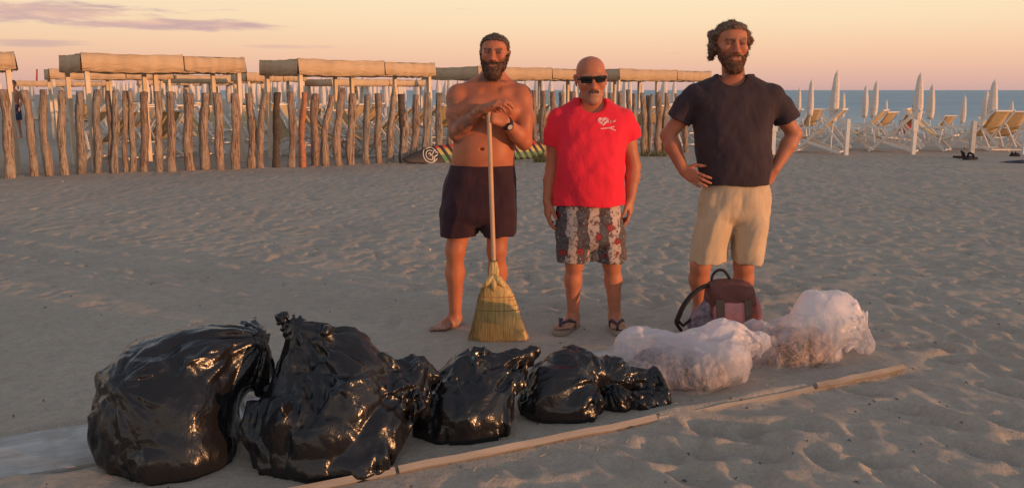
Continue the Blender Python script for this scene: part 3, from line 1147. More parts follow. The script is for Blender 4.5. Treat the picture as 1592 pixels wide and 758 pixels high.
# ------------------------------------------------------------------ implicit-surface modeller (bodies, clothes, bags)
class Fld:
    def __init__(self, lo, hi, h):
        self.h = h
        self.lo = np.array(lo, np.float32)
        n = np.ceil((np.array(hi) - self.lo) / h).astype(int) + 1
        self.ax = [(self.lo[i] + h * np.arange(n[i])).astype(np.float32) for i in range(3)]
        self.F = np.full(n, 1.0, np.float32)

    def sub(self, bb, pad):
        sl, cs = [], []
        for i in range(3):
            a = np.searchsorted(self.ax[i], bb[0][i] - pad)
            b = np.searchsorted(self.ax[i], bb[1][i] + pad)
            sl.append(slice(max(a - 1, 0), b + 1))
        X = self.ax[0][sl[0]][:, None, None]
        Y = self.ax[1][sl[1]][None, :, None]
        Z = self.ax[2][sl[2]][None, None, :]
        return tuple(sl), X, Y, Z

    def add(self, prim, k=0.02):
        fn, bb = prim
        sl, X, Y, Z = self.sub(bb, k + 2.5 * self.h)
        if 0 in self.F[sl].shape:
            return self
        d = fn(X, Y, Z)
        a = self.F[sl]
        if k <= 0:
            self.F[sl] = np.minimum(a, d)
        else:
            hh = np.clip(0.5 + 0.5 * (a - d) / k, 0, 1)
            self.F[sl] = a + (d - a) * hh - k * hh * (1 - hh)
        return self

    def cut(self, prim, k=0.0):
        fn, bb = prim
        sl, X, Y, Z = self.sub(bb, k + 2.5 * self.h)
        if 0 in self.F[sl].shape:
            return self
        d = -fn(X, Y, Z)
        a = self.F[sl]
        if k <= 0:
            self.F[sl] = np.maximum(a, d)
        else:
            hh = np.clip(0.5 - 0.5 * (a - d) / k, 0, 1)
            self.F[sl] = a + (d - a) * hh + k * hh * (1 - hh)
        return self

    def keep(self, fn):
        """intersect with a region given over the whole grid"""
        X, Y, Z = self.ax[0][:, None, None], self.ax[1][None, :, None], self.ax[2][None, None, :]
        self.F = np.maximum(self.F, fn(X, Y, Z)).astype(np.float32)
        return self

    def displace(self, fn, band=0.05):
        m = np.abs(self.F) < band
        i = np.nonzero(m)
        self.F[i] += fn(self.ax[0][i[0]], self.ax[1][i[1]], self.ax[2][i[2]])
        return self

    def mesh(self, smooth=2):
        F = self.F
        F = np.pad(F, 1, constant_values=1.0)
        Sg = F < 0
        nx, ny, nz = F.shape
        c = np.zeros((nx - 1, ny - 1, nz - 1), np.int8)
        for i in (0, 1):
            for j in (0, 1):
                for k in (0, 1):
                    c += Sg[i:nx - 1 + i, j:ny - 1 + j, k:nz - 1 + k]
        cells = np.argwhere((c > 0) & (c < 8))
        idx = np.full(c.shape, -1, np.int32)
        idx[tuple(cells.T)] = np.arange(len(cells))
        corner = np.array([[i, j, k] for i in (0, 1) for j in (0, 1) for k in (0, 1)])
        vals = np.stack([F[tuple((cells + o).T)] for o in corner], 1)
        acc = np.zeros((len(cells), 3), np.float32)
        cnt = np.zeros(len(cells), np.float32)
        for a in range(8):
            for b in range(a + 1, 8):
                if np.abs(corner[a] - corner[b]).sum() != 1:
                    continue
                va, vb = vals[:, a], vals[:, b]
                m = (va < 0) != (vb < 0)
                t = np.where(m, va / np.where(m, va - vb, 1), 0)
                acc += np.where(m[:, None], corner[a] + t[:, None] * (corner[b] - corner[a]), 0)
                cnt += m
        V = (cells + acc / cnt[:, None] - 1) * self.h + self.lo
        quads = []
        for ax in range(3):
            o1, o2 = [(1, 2), (2, 0), (0, 1)][ax]
            s0 = [slice(None)] * 3; s1 = [slice(None)] * 3
            s0[ax] = slice(0, -1); s1[ax] = slice(1, None)
            for q in (o1, o2):
                s0[q] = slice(1, -1); s1[q] = slice(1, -1)
            A, B = Sg[tuple(s0)], Sg[tuple(s1)]
            e = np.argwhere(A != B)
            fl = A[tuple(e.T)]
            off = np.zeros(3, int); off[o1] = 1; off[o2] = 1
            p = e + off
            d1 = np.zeros(3, int); d1[o1] = 1
            d2 = np.zeros(3, int); d2[o2] = 1
            q = np.stack([idx[tuple((p - d1 - d2).T)], idx[tuple((p - d2).T)], idx[tuple(p.T)], idx[tuple((p - d1).T)]], 1)
            q[~fl] = q[~fl][:, ::-1]
            quads.append(q)
        Q = np.concatenate(quads)
        Q = Q[(Q >= 0).all(1)]
        # light smoothing (Taubin)
        E = np.concatenate([Q[:, [0, 1]], Q[:, [1, 2]], Q[:, [2, 3]], Q[:, [3, 0]]])
        deg = np.bincount(E.ravel(), minlength=len(V)).astype(np.float32)[:, None]
        deg[deg == 0] = 1
        for it in range(smooth):
            for lam in (0.55, -0.45):
                acc = np.stack([np.bincount(E[:, 0], V[E[:, 1], d], len(V)) + np.bincount(E[:, 1], V[E[:, 0], d], len(V)) for d in range(3)], 1)
                V = V + lam * (acc / deg - V)
        return V.astype(np.float32), Q


def cone(a, b, ra, rb, flat=None):
    """round cone; flat=(direction, factor) squeezes the section along a direction"""
    a = np.array(a, np.float32); b = np.array(b, np.float32)
    ba = b - a
    L2 = max(float(ba @ ba), 1e-9)
    r = max(ra, rb) * (1.0 if flat is None else max(1.0, 1 / flat[1]))
    bb = (np.minimum(a, b) - r, np.maximum(a, b) + r)
    fdir = None
    if flat is not None:
        fdir = np.array(flat[0], np.float32); fdir /= np.linalg.norm(fdir)

    def fn(X, Y, Z):
        px, py, pz = X - a[0], Y - a[1], Z - a[2]
        t = np.clip((px * ba[0] + py * ba[1] + pz * ba[2]) / L2, 0, 1)
        qx, qy, qz = px - t * ba[0], py - t * ba[1], pz - t * ba[2]
        d2 = qx * qx + qy * qy + qz * qz
        if fdir is not None:
            w_ = qx * fdir[0] + qy * fdir[1] + qz * fdir[2]
            d2 = d2 + (flat[1] ** -2 - 1) * w_ * w_
        return np.sqrt(d2) - (ra + (rb - ra) * t)
    return fn, bb


def ball(c, r):
    """ellipsoid, axis aligned"""
    c = np.array(c, np.float32)
    r = np.array(r if hasattr(r, '__len__') else (r, r, r), np.float32)

    def fn(X, Y, Z):
        x, y, z = (X - c[0]) / r[0], (Y - c[1]) / r[1], (Z - c[2]) / r[2]
        k0 = np.sqrt(x * x + y * y + z * z)
        k1 = np.sqrt((x / r[0]) ** 2 + (y / r[1]) ** 2 + (z / r[2]) ** 2) + 1e-6
        return k0 * (k0 - 1) / k1
    return fn, (c - r, c + r)


def _curve(zs, vals, q):
    """smooth interpolation through levels (Catmull-Rom in a monotone parameter)"""
    zs = np.asarray(zs, float); vals = np.asarray(vals, float)
    m = np.zeros_like(vals)
    d = np.diff(vals) / np.diff(zs)
    m[1:-1] = (d[:-1] * np.diff(zs)[1:] + d[1:] * np.diff(zs)[:-1]) / (zs[2:] - zs[:-2])
    m[0], m[-1] = d[0], d[-1]
    q = np.clip(q, zs[0], zs[-1])
    i = np.clip(np.searchsorted(zs, q) - 1, 0, len(zs) - 2)
    h = zs[i + 1] - zs[i]
    t = (q - zs[i]) / h
    return ((1 + 2 * t) * (1 - t) ** 2 * vals[i] + t * (1 - t) ** 2 * h * m[i] + t * t * (3 - 2 * t) * vals[i + 1] + t * t * (t - 1) * h * m[i + 1])


def loft(levels, grow=0.0, cap=True):
    """stack of super-elliptic sections along z: (z, cx, cy, rx, ry, n)"""
    lv = sorted(levels)
    A = np.array(lv, float)
    zs = A[:, 0]
    lo = np.array([(A[:, 1] - A[:, 3]).min() - grow - 0.02, (A[:, 2] - A[:, 4]).min() - grow - 0.02, zs[0]])
    hi = np.array([(A[:, 1] + A[:, 3]).max() + grow + 0.02, (A[:, 2] + A[:, 4]).max() + grow + 0.02, zs[-1]])

    def fn(X, Y, Z):
        z = Z.ravel()
        cx, cy, rx, ry, n = [(_curve(zs, A[:, i], z))[None, None, :].astype(np.float32) for i in range(1, 6)]
        rx = np.maximum(rx + grow, 0.002); ry = np.maximum(ry + grow, 0.002)
        ux, uy = np.abs(X - cx) / rx, np.abs(Y - cy) / ry
        q = (ux ** n + uy ** n) ** (1 / n)
        d = (q - 1) * np.minimum(rx, ry)
        if cap:
            d = np.maximum(d, np.maximum(zs[0] - Z, Z - zs[-1]))
        return d
    return fn, (lo, hi)


def sphere_chain(fld, pts, radii, k=0.02, flat=None):
    for i in range(len(pts) - 1):
        fld.add(cone(pts[i], pts[i + 1], radii[i], radii[i + 1], flat), k)


def facet(x, y, z, seed):
    """piecewise linear noise: flat facets meeting in straight creases"""
    k = (x + y + z) / 3.0
    u = [x + k, y + k, z + k]
    i = [np.floor(q_).astype(np.int32) for q_ in u]
    f = np.stack([q_ - n_ for q_, n_ in zip(u, i)], -1)
    order = np.argsort(-f, axis=-1)
    fs_ = np.take_along_axis(f, order, -1)
    w_ = [1 - fs_[..., 0], fs_[..., 0] - fs_[..., 1], fs_[..., 1] - fs_[..., 2], fs_[..., 2]]
    c = np.stack(i, -1)
    out = 0
    s_ = int(seed * 13) & 255
    for n_ in range(4):
        h_ = _perm[_perm[_perm[(c[..., 0] + s_) & 255] + (c[..., 1] & 255)] + (c[..., 2] & 255)]
        out = out + w_[n_] * (h_ / 127.5 - 1)
        if n_ < 3:
            inc = np.zeros_like(c)
            np.put_along_axis(inc, order[..., n_:n_ + 1], 1, -1)
            c = c + inc
    return out


def nv(v):
    v = np.array(v, float)
    return v / np.linalg.norm(v)


def hand(fld, W, f, s, n, curl=(0.3, 0.4, 0.3), spread=0.06, thumb=(0.5, 0.5, 0.3), sc=1.0, curls=None):
    """W wrist, f direction of the metacarpals, s direction of the thumb side, n direction the palm faces"""
    W = np.array(W, float)
    f = nv(f)
    s = nv(np.array(s, float) - f * np.dot(s, f))
    n0 = np.cross(f, s)
    n = n0 if np.dot(n0, n) > 0 else -n0
    bases = []
    for i, so in enumerate((0.029, 0.0098, -0.0098, -0.028)):
        L = (0.088, 0.092, 0.088, 0.079)[i]
        b = W + (f * L + s * so) * sc
        bases.append(b)
        fld.add(cone(W + s * so * 0.55 * sc + f * 0.012, b, 0.0155 * sc, 0.0125 * sc), 0.016)
    fld.add(cone(W + (s * 0.012 + f * 0.03 + n * 0.006) * sc, W + (s * 0.022 + f * 0.062 + n * 0.006) * sc, 0.017 * sc, 0.012 * sc), 0.014)
    fld.add(cone(W + (-s * 0.02 + f * 0.02 + n * 0.005) * sc, W + (-s * 0.024 + f * 0.065 + n * 0.004) * sc, 0.015 * sc, 0.012 * sc), 0.014)
    segs = [(0.043, 0.026, 0.021), (0.047, 0.030, 0.022), (0.043, 0.028, 0.021), (0.034, 0.021, 0.019)]
    for i in range(4):
        cu = curls[i] if curls else [c * (1 + 0.12 * (i - 1.5)) for c in curl]
        sp = (1.5 - i) * spread
        ang = 0.0
        p = bases[i]
        fi = nv(f * math.cos(sp) + s * math.sin(sp))
        rr = (0.0100, 0.0102, 0.0096, 0.0086)[i] * sc
        for j in range(3):
            ang += cu[j]
            d = fi * math.cos(ang) + n * math.sin(ang)
            q = p + d * segs[i][j] * sc
            fld.add(cone(p, q, rr * (1.0 - 0.07 * j), rr * (0.92 - 0.08 * j)), 0.0045)
            p = q
    # thumb leaves the side of the palm near the wrist
    a0, a1, a2 = thumb
    b = W + (f * 0.022 + s * 0.022 + n * 0.008) * sc
    d = nv(f * math.cos(a0 + 0.25) + s * math.sin(a0 + 0.25) + n * 0.25)
    m = b + d * 0.044 * sc
    fld.add(cone(b, m, 0.0165 * sc, 0.0125 * sc), 0.014)
    d = nv(f * math.cos(a0 * 0.6) + s * math.sin(a0 * 0.6) + n * a1)
    e = m + d * 0.032 * sc
    fld.add(cone(m, e, 0.0118 * sc, 0.0105 * sc), 0.005)
    d = nv(d + n * a2 * 0.6)
    fld.add(cone(e, e + d * 0.026 * sc, 0.0105 * sc, 0.0085 * sc), 0.005)


# ------------------------------------------------------------------ head
HEAD_LV = [  # z, half width, front, back   (unit: chin to crown = 1)
    (-0.02, 0.070, -0.270, -0.12), (0.02, 0.135, -0.315, -0.08), (0.08, 0.190, -0.335, -0.03), (0.18, 0.250, -0.335, 0.10), (0.30, 0.285, -0.328, 0.26),
    (0.42, 0.312, -0.322, 0.37), (0.54, 0.328, -0.318, 0.43), (0.64, 0.336, -0.325, 0.455), (0.74, 0.332, -0.315, 0.45),
    (0.84, 0.300, -0.265, 0.40), (0.92, 0.235, -0.180, 0.31), (0.97, 0.155, -0.085, 0.21), (1.0, 0.050, 0.02, 0.10)]


class Head:
    def __init__(self, O, s, yaw=0.0, pitch=0.0, roll=0.0, wide=1.0):
        self.O = np.array(O, float)
        self.s = s
        self.w = wide
        R = Matrix.Rotation(yaw, 3, 'Z') @ Matrix.Rotation(roll, 3, 'Y') @ Matrix.Rotation(pitch, 3, 'X')
        self.R = np.array(R)

    def pt(self, x, y, z):
        return self.O + self.R @ (np.array([x * self.w, y, z]) * self.s)

    def local(self, X, Y, Z):
        R = self.R
        x, y, z = X - self.O[0], Y - self.O[1], Z - self.O[2]
        lx = (R[0, 0] * x + R[1, 0] * y + R[2, 0] * z) / self.s / self.w
        ly = (R[0, 1] * x + R[1, 1] * y + R[2, 1] * z) / self.s
        lz = (R[0, 2] * x + R[1, 2] * y + R[2, 2] * z) / self.s
        return lx, ly, lz

    def skull(self, grow=0.0):
        A = np.array(HEAD_LV)
        zs = A[:, 0]
        tab = np.linspace(zs[0], zs[-1], 200)
        hw = _curve(zs, A[:, 1], tab); fr_ = _curve(zs, A[:, 2], tab); bk = _curve(zs, A[:, 3], tab)
        g = grow / self.s

        def fn(X, Y, Z):
            x, y, z = self.local(X, Y, Z)
            zc = np.clip(z, zs[0], zs[-1])
            w_ = np.interp(zc, tab, hw) + g
            f_ = np.interp(zc, tab, fr_) - g
            b_ = np.interp(zc, tab, bk) + g
            cy, ry = (f_ + b_) / 2, (b_ - f_) / 2
            ux, uy = np.abs(x) / w_, np.abs(y - cy) / ry
            q = (ux ** 2.25 + uy ** 2.25) ** (1 / 2.25)
            d = (q - 1) * np.minimum(w_, ry)
            d = np.maximum(d, np.maximum(zs[0] - g - z, z - zs[-1] - g))
            return d * self.s
        r = 0.62 * self.s + grow
        c = self.pt(0, 0.05, 0.5)
        return fn, (c - r, c + r)

    def build(self, fld, nose=1.0, brow=1.0, jaw=1.0):
        s = self.s
        P_ = self.pt
        fld.add(self.skull(), 0.02)
        for sg in (-1, 1):
            fld.add(cone(P_(sg * 0.03, -0.315, 0.615), P_(sg * 0.20, -0.275, 0.61), 0.040 * s * brow, 0.036 * s), 0.012)
            fld.cut(ball(P_(sg * 0.145, -0.385, 0.535), (0.090 * s, 0.090 * s, 0.060 * s)), 0.015)
            fld.add(ball(P_(sg * 0.142, -0.262, 0.530), 0.060 * s), 0.006)            # eye ball and lids
            fld.add(cone(P_(sg * 0.10, -0.316, 0.566), P_(sg * 0.19, -0.300, 0.564), 0.018 * s, 0.016 * s), 0.008)
            fld.add(cone(P_(sg * 0.10, -0.310, 0.496), P_(sg * 0.19, -0.295, 0.500), 0.014 * s, 0.012 * s), 0.010)
            fld.add(ball(P_(sg * 0.20, -0.245, 0.42), 0.085 * s), 0.03)
            # ears
            c = P_(sg * 0.345, 0.045, 0.485)
            e0, e1 = P_(sg * 0.352, 0.02, 0.40), P_(sg * 0.372, 0.075, 0.575)
            fld.add(cone(e0, e1, 0.038 * s, 0.062 * s, (self.R[:, 0] * 0.9 + self.R[:, 1] * -0.5 * sg, 0.42)), 0.008)
            fld.cut(ball(P_(sg * 0.385, 0.025, 0.51), (0.022 * s, 0.03 * s, 0.055 * s)), 0.01)
            # nostril wings
            fld.add(ball(P_(sg * 0.055, -0.362, 0.355), 0.042 * s * nose), 0.012)
        fld.add(cone(P_(0, -0.318, 0.575), P_(0, -0.415, 0.385), 0.034 * s, 0.047 * s * nose), 0.016)
        fld.add(ball(P_(0, -0.418, 0.375), 0.050 * s * nose), 0.01)
        fld.cut(ball(P_(0.032, -0.405, 0.327), 0.016 * s), 0.006)
        fld.cut(ball(P_(-0.032, -0.405, 0.327), 0.016 * s), 0.006)
        # mouth
        fld.add(ball(P_(0, -0.305, 0.235), (0.13 * s, 0.06 * s, 0.08 * s)), 0.02)
        fld.add(cone(P_(-0.075, -0.348, 0.252), P_(0.075, -0.348, 0.252), 0.020 * s, 0.020 * s), 0.006)
        fld.add(cone(P_(-0.065, -0.345, 0.208), P_(0.065, -0.345, 0.208), 0.024 * s, 0.024 * s), 0.006)
        fld.cut(cone(P_(-0.10, -0.372, 0.230), P_(0.10, -0.372, 0.230), 0.008 * s, 0.008 * s), 0.006)
        fld.add(ball(P_(0, -0.285, 0.065), (0.095 * s * jaw, 0.065 * s, 0.065 * s)), 0.025)


def set_color(o, C):
    me = o.data
    at = me.color_attributes.new('Col', 'FLOAT_COLOR', 'POINT')
    C4 = np.concatenate([C, np.ones((len(C), 1))], 1).astype(np.float32)
    at.data.foreach_set('color', C4.ravel())


def skin_mat(name):
    m, nt, b = new_mat(name)
    a = nt.n('ShaderNodeAttribute', attribute_name='Col')
    tc = nt.n('ShaderNodeTexCoord').outputs['Object']
    n1 = nt.noise(tc, 9.0, 5.0, 0.6)
    n2 = nt.noise(tc, 120.0, 3.0, 0.6)
    hv = nt.n('ShaderNodeHueSaturation')
    nt.set(hv, 'Color', a.outputs['Color'])
    nt.set(hv, 'Value', nt.maprange(n1, 0.3, 0.7, 0.86, 1.12))
    c = nt.mix(nt.maprange(n2, 0.5, 0.8, 0.0, 0.25), hv.outputs[0], (0.34, 0.10, 0.06))
    nt.set(b, 'Base Color', c)
    nt.set(b, 'Roughness', 0.52)
    nt.set(b, 'Specular IOR Level', 0.35)
    nt.set(b, 'Subsurface Weight', 0.08)
    nt.set(b, 'Subsurface Radius', (0.02, 0.007, 0.004))
    nt.set(b, 'Subsurface Scale', 0.5)
    nt.set(b, 'Normal', nt.bump(n2, 0.18, 0.003))
    return m


def hair_mat(name, col, rough=0.6):
    m, nt, b = new_mat(name)
    tc = nt.n('ShaderNodeTexCoord').outputs['Object']
    n = nt.noise(tc, 90.0, 4.0, 0.7)
    n1 = nt.noise(tc, 14.0, 3.0, 0.6)
    c = nt.mix(nt.maprange(n, 0.35, 0.7), tuple(q * 0.55 for q in col), tuple(min(1, q * 1.5) for q in col))
    c = nt.mix(nt.maprange(n1, 0.4, 0.7, 0.0, 0.5), c, tuple(min(1, q * 1.3) for q in col))
    nt.set(b, 'Base Color', c)
    nt.set(b, 'Roughness', rough)
    nt.set(b, 'Specular IOR Level', 0.3)
    nt.set(b, 'Normal', nt.bump(n, 0.8, 0.008))
    return m


def tufts(V, N, count, length, rnd, curl=0.0, droop=0.3, wd=0.0022):
    """small tapered locks standing off a hair surface: arrays of verts and quads"""
    idx = rnd.integers(0, len(V), count)
    vs, fs = [], []
    for i in idx:
        p = V[i]; n = N[i]
        t = np.cross(n, rnd.normal(size=3)); t /= np.linalg.norm(t) + 1e-6
        L = length * rnd.uniform(0.5, 1.2)
        d = nv(n * 0.8 + t * rnd.uniform(0.2, 1.0) + np.array([0, 0, -droop]))
        sd = np.cross(d, t); sd /= np.linalg.norm(sd) + 1e-6
        b = len(vs)
        k = 4
        ph = rnd.uniform(0, 6.28)
        for j in range(k + 1):
            q = j / k
            c = p - n * 0.002 + d * L * q + (t * math.sin(ph + q * 5) + sd * math.cos(ph + q * 5)) * curl * q
            ww = wd * (1 - 0.8 * q)
            vs.append(c + sd * ww); vs.append(c - sd * ww)
        for j in range(k):
            a = b + 2 * j
            fs.append((a, a + 1, a + 3, a + 2))
    return np.array(vs, np.float32), np.array(fs, np.int32)


def vnormals(V, Q):
    n = np.cross(V[Q[:, 2]] - V[Q[:, 0]], V[Q[:, 3]] - V[Q[:, 1]])
    N = np.zeros_like(V)
    for i in range(4):
        for d in range(3):
            N[:, d] += np.bincount(Q[:, i], n[:, d], len(V))
    return N / (np.linalg.norm(N, axis=1)[:, None] + 1e-9)


def join_vq(parts):
    vs, fs, b = [], [], 0
    for v, f in parts:
        if len(v) == 0:
            continue
        vs.append(v); fs.append(f + b); b += len(v)
    return np.concatenate(vs), np.concatenate(fs)


def cap_dist(V, a, b):
    a = np.array(a); b = np.array(b)
    ba = b - a
    t = np.clip(((V - a) @ ba) / max(ba @ ba, 1e-9), 0, 1)
    return np.linalg.norm(V - a - t[:, None] * ba, axis=1)
# ------------------------------------------------------------------ people
class Body:
    """measures a standing person from pixel positions in the plane through the feet"""

    def __init__(self, foot_px, foot_py, label):
        g = G(foot_px, foot_py)
        self.Y = g.y
        self.gz = 0.006
        self.base = Vector((g.x, g.y, self.gz))
        self.root = thing('person', label, 'person', self.base)

    def q(self, px, py, dy=0.0):
        p = P(px, py, self.Y + dy) - self.base
        return np.array(p)

    def m(self, w_px, py=300):
        return w_px * PXM(py, self.Y)

    def lv(self, py, l, r, ry, cy=0.0, n=2.2):
        a, b = self.q(l, py, cy), self.q(r, py, cy)
        return (a[2], (a[0] + b[0]) / 2, cy, (b[0] - a[0]) / 2, ry, n)


def paint(V, base, regions):
    C = np.repeat(np.array(base, float)[None], len(V), 0)
    for (w_, col) in regions:
        C = C * (1 - w_[:, None]) + np.array(col)[None] * w_[:, None]
    return C


def face_regions(hd, V, lipc, browc, bw=1.0):
    R = []
    s = hd.s
    d = np.minimum(cap_dist(V, hd.pt(-0.075, -0.36, 0.250), hd.pt(0.075, -0.36, 0.250)), cap_dist(V, hd.pt(-0.06, -0.36, 0.208), hd.pt(0.06, -0.36, 0.208)))
    R.append((1 - sstep(0.018 * s, 0.034 * s, d), lipc))
    for sg in (-1, 1):
        d = cap_dist(V, hd.pt(sg * 0.065, -0.355, 0.598), hd.pt(sg * 0.225, -0.300, 0.612))
        R.append(((1 - sstep(0.020 * s * bw, 0.046 * s * bw, d)) * 0.9, browc))
        d = cap_dist(V, hd.pt(sg * 0.105, -0.335, 0.528), hd.pt(sg * 0.18, -0.318, 0.530))
        R.append(((1 - sstep(0.022 * s, 0.042 * s, d)), (0.07, 0.035, 0.028)))  # lash line, with the dark slit of the shadowed eye painted in
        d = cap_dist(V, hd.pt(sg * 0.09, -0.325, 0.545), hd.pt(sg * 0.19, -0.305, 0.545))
        R.append(((1 - sstep(0.02 * s, 0.085 * s, d)) * 0.45, (0.17, 0.055, 0.035)))  # shade under the brow painted into the eye socket
        d = np.linalg.norm(V - hd.pt(sg * 0.17, -0.31, 0.40), axis=1)
        R.append(((1 - sstep(0.03 * s, 0.16 * s, d)) * 0.30, (0.52, 0.13, 0.075)))
    d = np.linalg.norm(V - hd.pt(0, -0.42, 0.39), axis=1)
    R.append(((1 - sstep(0.03 * s, 0.12 * s, d)) * 0.30, (0.55, 0.13, 0.08)))
    # sand stuck on the feet, sun-darkened forearms and shins in uneven patches
    nz_ = pnoise(V[:, 0] * 30, V[:, 1] * 30, V[:, 2] * 30)
    R.append((np.clip((1 - sstep(0.0, 0.075, V[:, 2])) * (0.55 + 0.8 * nz_), 0, 0.85), (0.40, 0.32, 0.25)))
    bl_ = fbm(V[:, 0] * 7 + 3, V[:, 1] * 7, V[:, 2] * 5, 3)
    R.append((np.clip(0.20 * bl_, 0, 0.3), (0.30, 0.085, 0.05)))
    R.append((np.clip(-0.20 * bl_, 0, 0.3), (0.58, 0.24, 0.15)))
    return R


def roots(hd, V, line, soft, col, amt, seed=0.0):
    """skin darkened by the roots of hair or beard, fading out past its edge"""
    x, y, z = hd.local(V[:, 0], V[:, 1], V[:, 2])
    d = line(x, y, z) + 0.05 * pnoise(V[:, 0] * 70 + seed, V[:, 1] * 70, V[:, 2] * 70)
    on = (z > -0.25) & (z < 1.1) & (np.abs(x) < 0.42) & (y < 0.6)
    return ((1 - sstep(-0.01, soft, d)) * on * amt, col)


def eyes(bd, hd, mat):
    for sg in (-1, 1):
        c = hd.pt(sg * 0.142, -0.283, 0.528)
        mb = MB()
        r = 0.045 * hd.s
        mb.lathe([(r * math.sin(t), r * math.cos(t)) for t in np.linspace(0.05, 3.09, 9)], 12)
        o = mb.build('eye', mat, bd.root, True)
        o.location = c
    return


M_SKIN = skin_mat('skin')
M_EYE = simple_mat('eye_dark', (0.045, 0.03, 0.026), 0.6, 0.1, spec=0.1)


def hair_piece(bd, hd, name, mat, thick, region, noise_amp, noise_f, h=0.005, extra=None, tuft=0, tlen=0.012, tcurl=0.0, seed=1, bbpad=0.05, droop=0.3, smooth=1, inner=0.006):
    c = hd.pt(0, 0.05, 0.5)
    r = 0.62 * hd.s + bbpad
    f = Fld(c - r, c + r, h)
    f.add(hd.skull(thick), 0.0)
    if extra:
        for e in extra:
            f.add(e, 0.012)
    f.displace(lambda x, y, z: noise_amp * fbm(x * noise_f, y * noise_f, z * noise_f, 3), 0.05)

    def reg(X, Y, Z):
        x, y, z = hd.local(X, Y, Z)
        return region(x, y, z) * hd.s
    f.keep(reg)
    V, Q = f.mesh(smooth)
    parts = [(V, Q)]
    if tuft:
        N = vnormals(V, Q)
        lx, ly, lz = hd.local(V[:, 0], V[:, 1], V[:, 2])
        fn, _ = hd.skull(thick * 0.45)
        dd = fn(V[:, 0], V[:, 1], V[:, 2])
        ok = dd > 0
        if ok.sum() > 20:
            tv, tf = tufts(V[ok], N[ok], tuft, tlen, np.random.default_rng(seed), tcurl, droop)
            parts.append((tv, tf))
    V, Q = join_vq(parts)
    return mesh_obj(name, V, Q, mat, bd.root)


def foot(f, heel, ball_, toe, w=0.042, toes=True, side=1):
    """bare foot: heel, ball, toe tip on the ground (local coordinates)"""
    heel, ball_, toe = np.array(heel), np.array(ball_), np.array(toe)
    d = nv(toe - heel)
    s = nv(np.cross(d, (0, 0, 1))) * side
    f.add(cone(heel + (0, 0, 0.030), heel + d * 0.05 + (0, 0, 0.035), 0.032, 0.032), 0.02)
    f.add(cone(heel + d * 0.03 + (0, 0, 0.045), ball_ + (0, 0, 0.028), 0.036, 0.026), 0.03)
    f.add(cone(heel + d * 0.05 + s * 0.012 + (0, 0, 0.02), ball_ + s * 0.025 + (0, 0, 0.018), 0.026, 0.020), 0.02)
    f.add(cone(heel + d * 0.05 - s * 0.012 + (0, 0, 0.02), ball_ - s * 0.025 + (0, 0, 0.016), 0.026, 0.017), 0.02)
    for i in range(5):
        o = (1.0 - i / 2.0) * 0.036
        b = ball_ + s * o + (0, 0, 0.014) - d * 0.006 * max(0, i - 1)
        L = np.linalg.norm(toe - ball_) * (1.0 - 0.10 * i)
        e = b + d * L * 0.85
        rr = (0.0145, 0.0105, 0.0100, 0.0095, 0.009)[i]
        f.add(cone(b, e, rr * 1.05, rr), 0.006)


def cloth_mat(name, col, var=0.15, fold=0.5, rough=0.9):
    m, nt, b = new_mat(name)
    tc = nt.n('ShaderNodeTexCoord').outputs['Object']
    n1 = nt.noise(tc, 5.0, 5.0, 0.62)
    n2 = nt.noise(tc, 240.0, 2.0, 0.5)
    n3 = nt.noise(nt.mapping(tc, (7, 7, 3.0), (0.2, 0.35, 0.0)), 1.0, 4.0, 0.55, 0.8)
    c = nt.mix(nt.maprange(n1, 0.3, 0.7), tuple(q * (1 - var) for q in col), tuple(min(1, q * (1 + var)) for q in col))
    nt.set(b, 'Base Color', c)
    nt.set(b, 'Roughness', rough)
    nt.set(b, 'Specular IOR Level', 0.15)
    nt.set(b, 'Sheen Weight', 0.05)
    nt.set(b, 'Normal', nt.bump(nt.math('ADD', nt.math('MULTIPLY', n3, 1.0), nt.math('MULTIPLY', n2, 0.05)), fold, 0.025))
    return m


